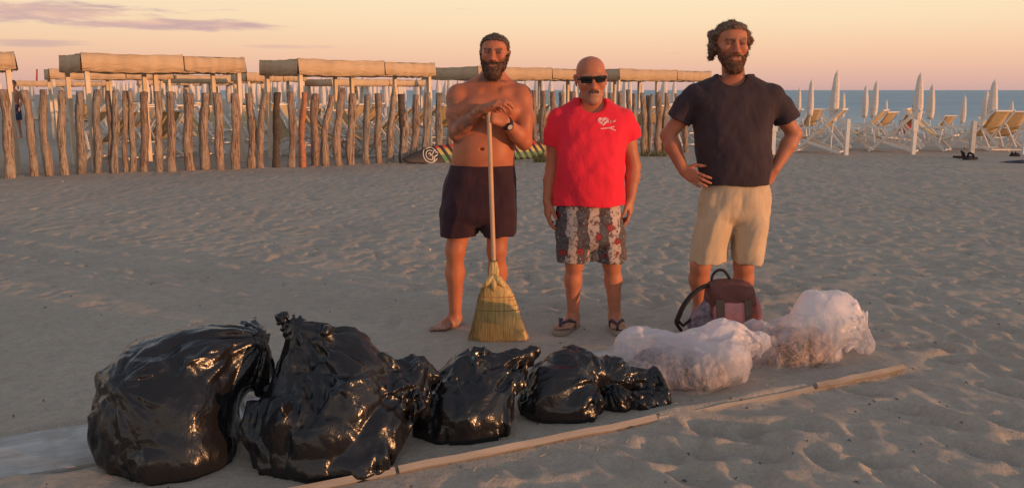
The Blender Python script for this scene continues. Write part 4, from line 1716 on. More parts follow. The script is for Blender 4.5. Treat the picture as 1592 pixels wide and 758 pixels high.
def shorts_field(bd, top, legL, legR, h=0.006, fold=0.006, seed=0.0, recess=0.05):
    """top: lofted hip block, legL/legR: lofted legs (levels lists)"""
    allv = top + legL + legR
    A = np.array(allv)
    lo = [(A[:, 1] - A[:, 3]).min() - 0.04, (A[:, 2] - A[:, 4]).min() - 0.05, A[:, 0].min() - 0.03]
    hi = [(A[:, 1] + A[:, 3]).max() + 0.04, (A[:, 2] + A[:, 4]).max() + 0.05, A[:, 0].max() + 0.03]
    f = Fld(lo, hi, h)
    ztop = max(l[0] for l in top)
    tp = sorted(top)
    b_ = tp[0]
    f.add(loft([(b_[0] - 0.07, b_[1], b_[2], b_[3] * 0.45, b_[4] * 0.5, 2.0), (b_[0] - 0.035, b_[1], b_[2], b_[3] * 0.82, b_[4] * 0.82, 2.2)] + tp[1:]), 0.0)
    for lg in (legL, legR):
        t_ = max(lg)
        f.add(loft(sorted(lg)[:-1] + [(t_[0], t_[1], t_[2], t_[3] * 0.97, t_[4] * 0.97, t_[5]), (t_[0] + 0.10, t_[1], t_[2], t_[3] * 0.72, t_[4] * 0.72, 2.0)]), 0.022)
    f.displace(lambda x, y, z: np.clip((ztop - z) / 0.07, 0.08, 1) * (1.15 * fold * facet(x * 9 + 0.35 * z + seed, y * 9, z * 2.6 + x, seed) + 0.75 * fold * facet(x * 15 - 4 * z + seed, y * 15 + 2 * z, z * 6, seed + 2) - 0.25 * fold), 0.06)
    for leg in (legL, legR):
        z0 = min(l[0] for l in leg)
        lv_ = sorted(leg)
        b0 = lv_[0]
        r = [(z0 - 0.05, *b0[1:])] + [(z0 + recess * 0.5, *b0[1:]), (z0 + recess, b0[1], b0[2], b0[3] * 0.92, b0[4] * 0.92, b0[5])]
        f.cut(loft(r, -0.016), 0.004)
    z0 = min(l[0] for l in legL); z1 = min(l[0] for l in legR)
    zb = max(z0, z1)
    f.keep(lambda X, Y, Z: (zb - 0.004 + 0.004 * np.sin(X * 27 + seed) + 0.003 * np.sin(Y * 27)) - Z + 0 * X)
    return f


def shirt_field(bd, torso, sleeves, neck, hem_z, h=0.006, fold=0.006, seed=0.0, under=()):
    A = np.array(torso)
    lo = np.array([(A[:, 1] - A[:, 3]).min() - 0.05, (A[:, 2] - A[:, 4]).min() - 0.05, hem_z - 0.03])
    hi = np.array([(A[:, 1] + A[:, 3]).max() + 0.05, (A[:, 2] + A[:, 4]).max() + 0.05, A[:, 0].max() + 0.05])
    for (pts, rad) in sleeves:
        for p, r in zip(pts, rad):
            lo = np.minimum(lo, np.array(p) - r - 0.03)
            hi = np.maximum(hi, np.array(p) + r + 0.03)
    f = Fld(lo, hi, h)
    f.add(loft(torso), 0.0)
    for (pts, rad) in sleeves:
        for i in range(len(pts) - 1):
            c = cone(pts[i], pts[i + 1], rad[i], rad[i + 1])
            if i == len(pts) - 2:
                e = np.array(pts[-1]); ax = nv(e - np.array(pts[-2]))
                fn0 = c[0]
                c = ((lambda X, Y, Z, fn0=fn0, e=e, ax=ax: np.maximum(fn0(X, Y, Z), (X - e[0]) * ax[0] + (Y - e[1]) * ax[1] + (Z - e[2]) * ax[2])), c[1])
            f.add(c, 0.035 if i == 0 else 0.02)
    for u_ in under:
        f.add(u_, 0.03)
    f.displace(lambda x, y, z: 1.0 * fold * facet(x * 5.5 + 2.2 * z + seed, y * 6, z * 5.0 - 3.0 * np.abs(x), seed) + 0.75 * fold * facet(x * 11 - 5 * z, y * 11 + seed, z * 8 + 4 * np.abs(x), seed + 2) + 0.3 * fold * facet(x * 24 + 5 * z, y * 24, z * 14 + seed, seed + 4) - 0.45 * fold, 0.06)
    for (pts, rad) in sleeves:
        e = np.array(pts[-1]); ax = nv(e - np.array(pts[-2]))
        f.cut(cone(e - ax * 0.05, e + ax * 0.06, rad[-1] * 0.72, rad[-1] - 0.009), 0.004)
    lvs = sorted(torso)
    bl = lvs[0]
    f.cut(loft([(hem_z - 0.05, *bl[1:]), (hem_z + 0.03, *bl[1:]), (hem_z + 0.05, bl[1], bl[2], bl[3] * 0.9, bl[4] * 0.9, bl[5])], -0.016), 0.004)
    f.keep(lambda X, Y, Z: hem_z + 0.004 * np.sin(X * 19 + seed) + 0.003 * np.sin(Y * 31) - Z)
    a, b, ra, rb = neck
    f.cut(cone(a, b, ra, rb), 0.006)
    return f


def proj_to(o, pts, dirn=(0, 1, 0), off=0.003):
    """press a flat print onto the front of a cloth mesh (local coordinates)"""
    bm = BVHTree.FromPolygons([v.co[:] for v in o.data.vertices], [p.vertices[:] for p in o.data.polygons])
    out = []
    for p in pts:
        hit = bm.ray_cast(Vector((p[0], -2.0, p[2])), Vector(dirn))
        out.append((p[0], (hit[0].y if hit[0] is not None else p[1]) - off, p[2]))
    return out


def ribbon(pts, wd, closed=False):
    """flat stroke in the x-z plane"""
    vs, fs = [], []
    n = len(pts)
    for i in range(n):
        a = Vector(pts[(i - 1) % n] if closed or i > 0 else pts[i])
        b = Vector(pts[(i + 1) % n] if closed or i < n - 1 else pts[i])
        d = (b - a)
        d.y = 0
        d.normalize()
        s = Vector((-d.z, 0, d.x)) * wd / 2
        vs += [Vector(pts[i]) + s, Vector(pts[i]) - s]
    for i in range(n if closed else n - 1):
        a, b = 2 * i, 2 * ((i + 1) % n)
        fs.append((a, a + 1, b + 1, b))
    return vs, fs


# ================================================================== man 1: bare chest, dark shorts, hands on a broom
b1 = Body(742, 507, 'shirtless bearded man in dark shorts leaning both hands on a straw broom')
q = b1.q
F1 = Fld([-0.62, -0.50, -0.02], [0.55, 0.30, 1.85], 0.005)
torso1 = [b1.lv(332, 706, 790, 0.105, 0.01), b1.lv(310, 700, 797, 0.118, 0.01), b1.lv(285, 699, 801, 0.125, 0.01), b1.lv(262, 701, 801, 0.128, 0.0), b1.lv(240, 703, 800, 0.130, -0.01),
          b1.lv(220, 705, 803, 0.128, -0.008), b1.lv(200, 707, 809, 0.126, 0.0), b1.lv(180, 708, 814, 0.128, 0.0), b1.lv(163, 708, 815, 0.122, 0.005), b1.lv(150, 715, 808, 0.105, 0.01), b1.lv(140, 728, 798, 0.082, 0.02),
          b1.lv(131, 742, 788, 0.064, 0.025)]
F1.add(loft(torso1), 0.0)
sL, eL, wL = q(711, 152), q(709, 207, -0.07), q(750, 170, -0.245)
sR, eR, wR = q(811, 152), q(815, 221, -0.09), q(786, 190, -0.225)
# neck and shoulders
F1.add(cone(q(765, 150, 0.03), q(767, 108, 0.01), 0.074, 0.062), 0.035)
F1.add(cone(q(758, 126, 0.035), sL + (0.015, 0.015, 0.012), 0.052, 0.060), 0.05)
F1.add(cone(q(774, 126, 0.035), sR + (-0.015, 0.015, 0.012), 0.052, 0.060), 0.05)
F1.add(cone(q(745, 143, -0.055), q(716, 140, -0.01), 0.018, 0.020), 0.03)
F1.add(cone(q(782, 143, -0.055), q(808, 140, -0.01), 0.018, 0.020), 0.03)
# chest, belly
for pxx in (737, 786):
    F1.add(ball(q(pxx, 172, -0.080), (0.090, 0.056, 0.060)), 0.028)
F1.add(ball(q(752, 232, -0.075), (0.115, 0.062, 0.12)), 0.05)
F1.cut(ball(q(749, 232, -0.143), (0.012, 0.016, 0.007)), 0.008)
F1.cut(cone(q(762, 165, -0.145), q(754, 205, -0.15), 0.006, 0.010), 0.025)
# arms
F1.add(ball(sL, (0.062, 0.068, 0.075)), 0.03)
F1.add(ball(sR, (0.062, 0.068, 0.075)), 0.03)
sphere_chain(F1, [sL, (sL * 0.55 + eL * 0.45) + (-0.004, -0.008, 0), eL], [0.060, 0.056, 0.043], 0.025)
sphere_chain(F1, [sR, (sR * 0.55 + eR * 0.45) + (0.006, -0.008, 0), eR], [0.060, 0.058, 0.045], 0.025)
sphere_chain(F1, [eL, eL * 0.65 + wL * 0.35 + (0, 0, 0.004), wL], [0.043, 0.046, 0.030], 0.018)
sphere_chain(F1, [eR, eR * 0.65 + wR * 0.35 + (0, 0, 0.004), wR], [0.045, 0.048, 0.031], 0.018)
# fist closed round the stick (his left), other hand laid on top of it
hand(F1, wR, q(761, 178, -0.272) - wR, (0.0, 0.15, 1.0), (0, 1, 0), curls=[(1.0, 1.45, 0.9)] * 4, spread=0.0, thumb=(0.55, 0.5, 0.4), sc=1.02)
hand(F1, wL, q(781, 157, -0.280) - wL, (0.1, 0.9, 0.35), (0.1, 0.35, -0.9), curls=[(0.35, 0.5, 0.4), (0.40, 0.55, 0.4), (0.45, 0.6, 0.4), (0.5, 0.6, 0.4)], spread=0.05, thumb=(0.5, 0.4, 0.3), sc=1.03)
# legs
hipL, kneL, ankL = q(722, 318, 0.0), q(708, 388, -0.015), q(708, 494, 0.02)
hipR, kneR, ankR = q(777, 318, 0.0), q(772, 388, -0.015), q(774, 490, 0.03)
for (hp, kn, an, sg) in ((hipL, kneL, ankL, -1), (hipR, kneR, ankR, 1)):
    F1.add(cone(hp, kn, 0.088, 0.058), 0.04)
    F1.add(ball(kn + (0, -0.022, 0.005), (0.040, 0.036, 0.048)), 0.03)
    cf = kn * 0.66 + an * 0.34
    F1.add(cone(kn, cf + (0.004 * sg, 0.018, 0), 0.052, 0.055), 0.03)
    F1.add(cone(cf + (0.004 * sg, 0.018, 0), an, 0.055, 0.034), 0.035)
    F1.add(cone(kn + (0, -0.008, -0.05), an + (0, -0.012, 0.02), 0.040, 0.030), 0.02)
foot(F1, (ankL[0] + 0.012, ankL[1] + 0.05, -0.004), (ankL[0] - 0.075, ankL[1] - 0.085, -0.006), (ankL[0] - 0.115, ankL[1] - 0.155, -0.008), side=1)
foot(F1, (ankR[0], ankR[1] + 0.05, -0.004), (ankR[0] + 0.04, ankR[1] - 0.10, -0.006), (ankR[0] + 0.06, ankR[1] - 0.165, -0.008), side=-1)
F1.add(cone(ankL, (ankL[0], ankL[1] - 0.01, 0.04), 0.036, 0.036), 0.02)
F1.add(cone(ankR, (ankR[0], ankR[1] - 0.01, 0.04), 0.036, 0.036), 0.02)
chin1 = q(768, 117, -0.05)
crown1 = q(768, 53, -0.03)
h1 = Head((chin1[0], -0.03, chin1[2]), crown1[2] - chin1[2], yaw=-0.10, pitch=-0.03, roll=0.02, wide=0.98)
h1.build(F1)
V, Qd = F1.mesh(2)
body1 = mesh_obj('body', V, Qd, M_SKIN, b1.root)
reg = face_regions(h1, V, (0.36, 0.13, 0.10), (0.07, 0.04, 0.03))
for pxx, pyy in ((733, 176), (792, 176)):
    d = np.linalg.norm(V[:, [0, 2]] - q(pxx, pyy, -0.12)[[0, 2]], axis=1)
    reg.append(((1 - sstep(0.010, 0.016, d)) * (V[:, 1] < -0.08) * 0.7, (0.22, 0.075, 0.05)))
# tattooed right arm (left in the picture)
da = np.minimum(cap_dist(V, sL, eL) - 0.06, cap_dist(V, eL, eL * 0.3 + wL * 0.7) - 0.048)
tn = ridged(V[:, 0] * 16, V[:, 1] * 16, V[:, 2] * 16, 2)
reg.append(((1 - sstep(0.0, 0.02, da)) * sstep(0.35, 0.9, tn) * 0.55 * (V[:, 0] < q(735, 180)[0]), (0.13, 0.095, 0.085)))
ch_ = (1 - sstep(0.05, 0.15, np.abs(V[:, 0] - q(757, 170)[0]))) * (V[:, 1] < -0.09) * (1 - sstep(0.02, 0.07, np.abs(V[:, 2] - q(757, 172)[2])))
reg.append((np.clip(ch_ * (0.25 + 0.5 * pnoise(V[:, 0] * 60, V[:, 1] * 60, V[:, 2] * 60)), 0, 0.5), (0.12, 0.06, 0.04)))
def hairline1(x, y, z):
    line = np.interp(y, [-0.36, -0.24, -0.14, -0.02, 0.03, 0.1, 0.3, 0.45], [0.855, 0.82, 0.76, 0.60, 0.60, 0.40, 0.22, 0.20])
    line = line + 0.03 * np.abs(x) * (y < -0.15)
    return line - z


def beardline1(x, y, z):
    ax = np.abs(x)
    top = np.interp(ax, [0, 0.10, 0.17, 0.24, 0.30, 0.36], [0.315, 0.305, 0.30, 0.34, 0.44, 0.56])
    r = np.maximum(z - top, y - 0.0 - 0.10 * (z > 0.3))
    lip = np.sqrt((x / 0.105) ** 2 + ((z - 0.225) / 0.042) ** 2) - 1
    r = np.maximum(r, -lip * 0.06)
    return np.maximum(r, -0.14 - z)


reg.append(roots(h1, V, hairline1, 0.05, (0.13, 0.07, 0.05), 0.8))
reg.append(roots(h1, V, beardline1, 0.06, (0.16, 0.07, 0.045), 0.8, 3))
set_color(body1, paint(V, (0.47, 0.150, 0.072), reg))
eyes(b1, h1, M_EYE)
M_HAIR1 = hair_mat('short_brown_hair', (0.105, 0.068, 0.052))
M_BEARD1 = hair_mat('brown_beard', (0.125, 0.062, 0.042))


hair_piece(b1, h1, 'hair', M_HAIR1, 0.007, hairline1, 0.003, 60, tuft=1800, tlen=0.010, seed=3)


hair_piece(b1, h1, 'beard', M_BEARD1, 0.009, beardline1, 0.004, 55, extra=[ball(h1.pt(0, -0.27, 0.02), (0.048, 0.046, 0.040)), cone(h1.pt(-0.10, -0.345, 0.30), h1.pt(0.10, -0.345, 0.30), 0.010, 0.010)], tuft=2600, tlen=0.010, seed=5, droop=0.8)
# shorts
top = [b1.lv(335, 690, 798, 0.150, 0.0, 2.5), b1.lv(310, 691, 802, 0.150, 0.0, 2.5), b1.lv(285, 693, 802, 0.146, 0.0, 2.4), b1.lv(270, 697, 801, 0.142, 0.0, 2.3), b1.lv(256, 700, 800, 0.140, -0.004, 2.2)]
lgL = [b1.lv(366, 686, 742, 0.125, -0.005, 2.3), b1.lv(340, 687, 744, 0.135, -0.005, 2.3), b1.lv(310, 690, 747, 0.14, 0, 2.3)]
lgR = [b1.lv(364, 748, 803, 0.125, -0.005, 2.3), b1.lv(340, 746, 803, 0.135, -0.005, 2.3), b1.lv(310, 744, 802, 0.14, 0, 2.3)]
M_SH1 = cloth_mat('aubergine_shorts', (0.042, 0.019, 0.026), 0.2, 0.5, 0.75)
f = shorts_field(b1, top, lgL, lgR, fold=0.009, seed=2.0)
V, Qd = f.mesh(1)
sh1 = mesh_obj('shorts', V, Qd, M_SH1, b1.root)
# watch on his left wrist
wdir = nv(wR - eR)
wc = wR - wdir * 0.012
M_WATCH = simple_mat('black_rubber', (0.02, 0.02, 0.022), 0.45)
M_DIAL = simple_mat('pale_dial', (0.55, 0.52, 0.48), 0.3)
xa = nv(np.cross(wdir, (0, 0, 1))); ya = np.cross(xa, wdir)
mb = MB()
ring = []
for i in range(20):
    a = 2 * math.pi * i / 20
    for (rr, o) in ((0.0335, -0.011), (0.0385, -0.011), (0.0385, 0.011), (0.0335, 0.011)):
        ring.append(wc + (xa * math.cos(a) + ya * math.sin(a)) * rr + wdir * o)
fs = []
for i in range(20):
    for j in range(4):
        a, b_ = i * 4 + j, i * 4 + (j + 1) % 4
        c_, d_ = ((i + 1) % 20) * 4 + (j + 1) % 4, ((i + 1) % 20) * 4 + j
        fs.append((a, b_, c_, d_))
mb.add(ring, fs)
wt_ = mb.build('watch', M_WATCH, b1.root)
dn = nv(np.array([-0.05, -1.0, 0.1]) - wdir * np.dot([-0.05, -1.0, 0.1], wdir))
cc = wc + dn * 0.036
mb = MB().tube([cc, cc + dn * 0.009], [0.024, 0.022], 20)
mb.build('watch_case', M_WATCH, wt_, False)
MB().tube([cc + dn * 0.0088, cc + dn * 0.0102], [0.0155, 0.0155], 20).build('dial', M_DIAL, wt_)

# ================================================================== man 2: red T-shirt, patterned shorts, sunglasses
b2 = Body(922, 510, 'older bald man with sunglasses, red T-shirt and flowered shorts')
q = b2.q
F2 = Fld([-0.42, -0.36, -0.02], [0.42, 0.28, 1.72], 0.005)
t2 = [b2.lv(345, 872, 964, 0.125, 0.01), b2.lv(318, 868, 964, 0.135, 0.0), b2.lv(290, 868, 964, 0.150, -0.02), b2.lv(255, 870, 966, 0.155, -0.03), b2.lv(220, 870, 970, 0.140, -0.01), b2.lv(195, 866, 974, 0.125, 0.0),
      b2.lv(180, 872, 968, 0.105, 0.01), b2.lv(168, 884, 956, 0.08, 0.02), b2.lv(157, 899, 943, 0.060, 0.025)]
F2.add(loft(t2), 0)
s2L, e2L, w2L = q(868, 188, 0.01), q(859, 262, 0.02), q(851, 312, -0.03)
s2R, e2R, w2R = q(968, 187, 0.01), q(985, 258, 0.02), q(980, 308, -0.03)
F2.add(cone(q(920, 165, 0.03), q(919, 138, -0.005), 0.066, 0.062), 0.03)
for a, b_, c_ in ((s2L, e2L, w2L), (s2R, e2R, w2R)):
    F2.add(ball(a, (0.052, 0.058, 0.056)), 0.03)
    sphere_chain(F2, [a, a * 0.5 + b_ * 0.5, b_], [0.054, 0.050, 0.041], 0.02)
    sphere_chain(F2, [b_, b_ * 0.66 + c_ * 0.34, c_], [0.041, 0.043, 0.029], 0.018)
hand(F2, w2L, (0.02, -0.12, -1), (0.25, -1, 0), (1, 0.2, 0), (0.28, 0.45, 0.35), 0.03, (0.35, 0.3, 0.3), 1.0)
hand(F2, w2R, (-0.02, -0.12, -1), (-0.25, -1, 0), (-1, 0.2, 0), (0.28, 0.45, 0.35), 0.03, (0.35, 0.3, 0.3), 1.0)
h2L, k2L, a2L = q(896, 345), q(893, 408, -0.01), q(891, 492, 0.02)
h2R, k2R, a2R = q(945, 345), q(951, 408, -0.01), q(956, 494, 0.02)
for (hp, kn, an, sg) in ((h2L, k2L, a2L, -1), (h2R, k2R, a2R, 1)):
    F2.add(cone(hp, kn, 0.080, 0.054), 0.04)
    F2.add(ball(kn + (0, -0.022, 0.0), (0.037, 0.034, 0.045)), 0.03)
    cf = kn * 0.68 + an * 0.32
    F2.add(cone(kn, cf + (0.004 * sg, 0.014, 0), 0.048, 0.050), 0.03)
    F2.add(cone(cf + (0.004 * sg, 0.014, 0), an, 0.050, 0.033), 0.03)
    F2.add(cone(an, an + (0, -0.015, -0.04), 0.034, 0.036), 0.02)
foot(F2, (a2L[0] + 0.015, a2L[1] + 0.045, 0.012), (a2L[0] - 0.055, a2L[1] - 0.085, 0.010), (a2L[0] - 0.085, a2L[1] - 0.145, 0.008), side=1)
foot(F2, (a2R[0], a2R[1] + 0.045, 0.012), (a2R[0] + 0.012, a2R[1] - 0.10, 0.010), (a2R[0] + 0.015, a2R[1] - 0.155, 0.008), side=-1)
chin2, crown2 = q(921, 160, -0.05), q(917, 88, -0.03)
h2 = Head((chin2[0] - 0.004, -0.045, chin2[2]), crown2[2] - chin2[2], yaw=0.05, pitch=0.10, roll=-0.05, wide=0.93)
h2.build(F2, nose=1.12, jaw=1.0)
V, Qd = F2.mesh(2)
body2 = mesh_obj('body', V, Qd, M_SKIN, b2.root)
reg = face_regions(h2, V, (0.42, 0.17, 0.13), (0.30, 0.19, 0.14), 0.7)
lx, ly, lz = h2.local(V[:, 0], V[:, 1], V[:, 2])
reg.append((sstep(0.02, 0.10, ly) * sstep(0.42, 0.6, lz) * (1 - sstep(0.80, 0.9, lz)) * (lz < 1.1) * (np.abs(lx) < 0.45) * 0.55, (0.36, 0.27, 0.23)))
reg.append(((1 - sstep(0.20, 0.36, lz)) * (lz > -0.1) * (ly < -0.08) * (np.abs(lx) < 0.33) * 0.35, (0.36, 0.24, 0.19)))
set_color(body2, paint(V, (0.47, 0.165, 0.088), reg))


def must(x, y, z):
    return np.maximum(np.maximum(np.abs(x) - 0.12, np.abs(z - 0.295 + 0.15 * np.abs(x)) - 0.030), y)


hair_piece(b2, h2, 'moustache', hair_mat('grey_moustache', (0.25, 0.165, 0.12)), 0.005, must, 0.002, 60, extra=[cone(h2.pt(-0.11, -0.345, 0.282), h2.pt(0, -0.36, 0.30), 0.006, 0.009), cone(h2.pt(0.11, -0.345, 0.282), h2.pt(0, -0.36, 0.30), 0.006, 0.009)], tuft=260, tlen=0.010, droop=1.0)
# sunglasses
M_LENS = simple_mat('dark_lens', (0.012, 0.012, 0.014), 0.12, 0.1, spec=0.6)
M_FRAME = simple_mat('black_plastic', (0.015, 0.014, 0.014), 0.3)
sg_root = None
mb = MB()
for s_ in (-1, 1):
    mb.tube([h2.pt(s_ * 0.28, -0.30, 0.545), h2.pt(s_ * 0.345, -0.16, 0.545), h2.pt(s_ * 0.365, 0.05, 0.555), h2.pt(s_ * 0.36, 0.10, 0.50)], [0.0055, 0.0045, 0.004, 0.004], 6)
mb.tube([h2.pt(-0.30, -0.325, 0.595), h2.pt(-0.16, -0.392, 0.60), h2.pt(0, -0.405, 0.585), h2.pt(0.16, -0.392, 0.60), h2.pt(0.30, -0.325, 0.595)], 0.0055, 6)
sgl = mb.build('sunglasses', M_FRAME, b2.root, True)
for s_ in (-1, 1):
    vs, fs = [], []
    nx_, nz_ = 8, 5
    for layer in (0, 1):
        for i in range(nx_ + 1):
            for j in range(nz_ + 1):
                u, v_ = i / nx_ * 2 - 1, j / nz_ * 2 - 1
                k = 1.0 - 0.22 * abs(u) ** 3 * (1 if v_ < 0 else 0.3)
                xx = s_ * (0.165 + 0.125 * u)
                yy = -0.405 + 0.30 * (xx * xx) * 3.0 + 0.02 * (v_ < 0) + layer * 0.02
                vs.append(h2.pt(xx, yy, 0.535 + 0.068 * v_ * k))
    m_ = (nx_ + 1) * (nz_ + 1)
    for layer in (0, 1):
        for i in range(nx_):
            for j in range(nz_):
                a = layer * m_ + i * (nz_ + 1) + j
                fs.append((a, a + 1, a + nz_ + 2, a + nz_ + 1) if layer else (a, a + nz_ + 1, a + nz_ + 2, a + 1))
    mesh_obj('lens', vs, fs, M_LENS, sgl)
# red T-shirt
tor = [b2.lv(321, 861, 969, 0.165, -0.015, 2.4), b2.lv(300, 862, 969, 0.172, -0.02, 2.4), b2.lv(270, 865, 968, 0.178, -0.028, 2.3), b2.lv(240, 866, 969, 0.170, -0.022, 2.3), b2.lv(215, 864, 972, 0.155, -0.01, 2.3),
       b2.lv(195, 861, 977, 0.138, 0.0, 2.2), b2.lv(178, 862, 976, 0.118, 0.008, 2.2), b2.lv(166, 873, 965, 0.094, 0.016, 2.1), b2.lv(159, 886, 954, 0.082, 0.02, 2.0), b2.lv(154, 894, 946, 0.074, 0.022, 2.0)]
slL = ([s2L, q(864, 206, 0.012), q(861, 227, 0.014)], [0.060, 0.064, 0.064])
slR = ([s2R, q(975, 202, 0.012), q(980, 217, 0.012)], [0.060, 0.064, 0.066])
und2 = [loft(t2[1:], 0.008), ball(s2L, (0.060, 0.066, 0.063)), ball(s2R, (0.060, 0.066, 0.063))]
hemz = q(915, 320, -0.1)[2]
f = shirt_field(b2, tor, [slL, slR], (q(922, 157, -0.062), q(920, 125, 0.0), 0.076, 0.080), hemz, fold=0.008, seed=4.0, under=und2)
V, Qd = f.mesh(2)
M_RED = cloth_mat('red_cotton', (0.80, 0.030, 0.055), 0.12, 0.45)
shirt2 = mesh_obj('t_shirt', V, Qd, M_RED, b2.root)
# faded white heart print on the chest
M_PRINT = simple_mat('faded_white_print', (0.80, 0.42, 0.42), 0.9)
mbp = MB()


def chest(px, py):
    p = q(px, py, -0.16)
    return (p[0], p[1], p[2])


def stroke(pix, wd, closed=False, sub=3):
    pts = []
    n = len(pix)
    for i in range(n if closed else n - 1):
        a, b_ = pix[i], pix[(i + 1) % n]
        for k_ in range(sub):
            t = k_ / sub
            pts.append(chest(a[0] + (b_[0] - a[0]) * t, a[1] + (b_[1] - a[1]) * t))
    if not closed:
        pts.append(chest(*pix[-1]))
    pts = proj_to(shirt2, pts)
    mbp.add(*ribbon(pts, wd, closed))


heart = []
for i in range(22):
    a = 2 * math.pi * i / 22
    hx = 16 * math.sin(a) ** 3
    hy = 13 * math.cos(a) - 5 * math.cos(2 * a) - 2 * math.cos(3 * a) - math.cos(4 * a)
    heart.append((938.5 + hx * 0.46, 188.5 - hy * 0.36))
stroke(heart, 0.010, True, 2)
stroke([(935.5 + 2.2 * math.cos(a), 188.3 + 1.9 * math.sin(a)) for a in np.linspace(0, 2 * math.pi, 9)[:-1]], 0.0055, True, 2)
stroke([(941.5 + 2.2 * math.cos(a), 188.3 + 1.9 * math.sin(a)) for a in np.linspace(0, 2 * math.pi, 9)[:-1]], 0.0055, True, 2)
stroke([(946.4, 184.5), (946.6, 191.5)], 0.006)
stroke([(950, 187), (950.3, 191), (952, 191)], 0.005)
stroke([(954, 188), (955.5, 190.5), (958, 187)], 0.006)
stroke([(934, 200.3), (948, 199)], 0.006)
stroke([(948, 199), (956, 196.8)], 0.007)
stroke([(949, 199.5), (958, 203.2)], 0.007)
mbp.build('print', M_PRINT, shirt2)


# flowered shorts
def flower_mat():
    m, nt, b = new_mat('flowered_cotton')
    tc = nt.n('ShaderNodeTexCoord').outputs['Object']
    sp = nt.n('ShaderNodeSeparateXYZ')
    nt.set(sp, 0, tc)
    wob = nt.noise(tc, 9.0, 3.0)
    u = nt.math('ADD', nt.math('MULTIPLY', sp.outputs[0], 15.5), nt.math('MULTIPLY', wob, 1.6))
    st = nt.math('SINE', nt.math('MULTIPLY', u, 3.14159))
    c = nt.mix(nt.maprange(st, 0.0, 0.3, 0, 1, True), (0.105, 0.10, 0.105), (0.50, 0.38, 0.33))
    leaf = nt.noise(tc, 46.0, 4.0, 0.65, 0.6)
    c = nt.mix(nt.maprange(leaf, 0.52, 0.58, 0.0, 0.85), c, (0.10, 0.035, 0.035))
    c = nt.mix(nt.maprange(nt.noise(tc, 60.0, 2.0), 0.62, 0.68, 0.0, 0.7), c, (0.50, 0.42, 0.38))
    vc = nt.n('ShaderNodeCombineXYZ')
    nt.set(vc, 0, nt.math('MULTIPLY', sp.outputs[0], 1.0))
    nt.set(vc, 2, sp.outputs[2])
    vo = nt.n('ShaderNodeTexVoronoi')
    nt.set(vo, 'Vector', vc.outputs[0])
    nt.set(vo, 'Scale', 13.0)
    nt.set(vo, 'Randomness', 0.75)
    d = nt.math('ADD', vo.outputs['Distance'], nt.math('MULTIPLY', nt.math('SUBTRACT', nt.noise(tc, 70.0, 2.0), 0.5), 0.16))
    ringc = nt.ramp(d, [(0.0, (0.10, 0.015, 0.02)), (0.09, (0.10, 0.015, 0.02)), (0.12, (0.45, 0.12, 0.10)), (0.17, (0.24, 0.025, 0.03)), (0.21, (0.34, 0.04, 0.045)), (0.27, (0.14, 0.02, 0.025))])
    c = nt.mix(nt.maprange(d, 0.25, 0.31, 1.0, 0.0), c, ringc)
    nt.set(b, 'Base Color', c)
    nt.set(b, 'Roughness', 0.85)
    nt.set(b, 'Specular IOR Level', 0.15)
    n3 = nt.noise(nt.mapping(tc, (7, 7, 3.0)), 1.0, 4.0, 0.55, 0.8)
    nt.set(b, 'Normal', nt.bump(n3, 0.4, 0.02))
    return m


top = [b2.lv(372, 866, 968, 0.150, -0.005, 2.5), b2.lv(345, 866, 967, 0.155, -0.01, 2.5), b2.lv(328, 866, 966, 0.152, -0.012, 2.4), b2.lv(312, 867, 965, 0.148, -0.012, 2.3)]
lgL = [b2.lv(404, 864, 921, 0.115, -0.01, 2.3), b2.lv(385, 864, 921, 0.128, -0.01, 2.3), b2.lv(345, 866, 919, 0.14, -0.005, 2.3)]
lgR = [b2.lv(404, 926, 975, 0.115, -0.01, 2.3), b2.lv(385, 921, 973, 0.128, -0.01, 2.3), b2.lv(345, 917, 968, 0.14, -0.005, 2.3)]
f = shorts_field(b2, top, lgL, lgR, fold=0.008, seed=7.0)
V, Qd = f.mesh(1)
mesh_obj('shorts', V, Qd, flower_mat(), b2.root)


# flip-flops
def flipflop(bd, heel, toe, side):
    heel, toe = Vector(heel), Vector(toe)
    d = (toe - heel); d.z = 0
    L = d.length
    d.normalize()
    s = Vector((d.y, -d.x, 0)) * side
    out = [(-0.02, 0.0), (-0.012, 0.030), (0.06, 0.034), (0.14, 0.036), (0.21, 0.050), (0.255, 0.045), (0.285, 0.02), (0.288, -0.01), (0.265, -0.042), (0.20, -0.046), (0.12, -0.032), (0.04, -0.034), (-0.012, -0.028)]
    k_ = L / 0.265
    vs = []
    for z in (-0.004, 0.013):
        vs += [heel + d * (a * k_) + s * b_ + Vector((0, 0, z - heel.z)) for a, b_ in out]
    n = len(out)
    fs = [tuple(range(n))[::-1], tuple(range(n, 2 * n))] + [(i, (i + 1) % n, n + (i + 1) % n, n + i) for i in range(n)]
    sole = MB().add(vs, fs).build('flip_flop', M_FLIP, bd.root)
    sole.data.validate()
    toep = heel + d * (0.205 * k_) + s * 0.014
    toep.z = 0.03
    mb = MB()
    for sd in (-1, 1):
        a = heel + d * (0.10 * k_) + s * (0.040 * sd); a.z = 0.012
        mid = (a + toep) / 2 + s * (0.014 * sd); mid.z = 0.066
        mb.tube([a, a + Vector((0, 0, 0.03)), mid, toep + Vector((0, 0, 0.022)), toep - Vector((0, 0, 0.016))], [0.008, 0.010, 0.010, 0.008, 0.005], 8)
    mb.build('strap', M_STRAP, sole, True)


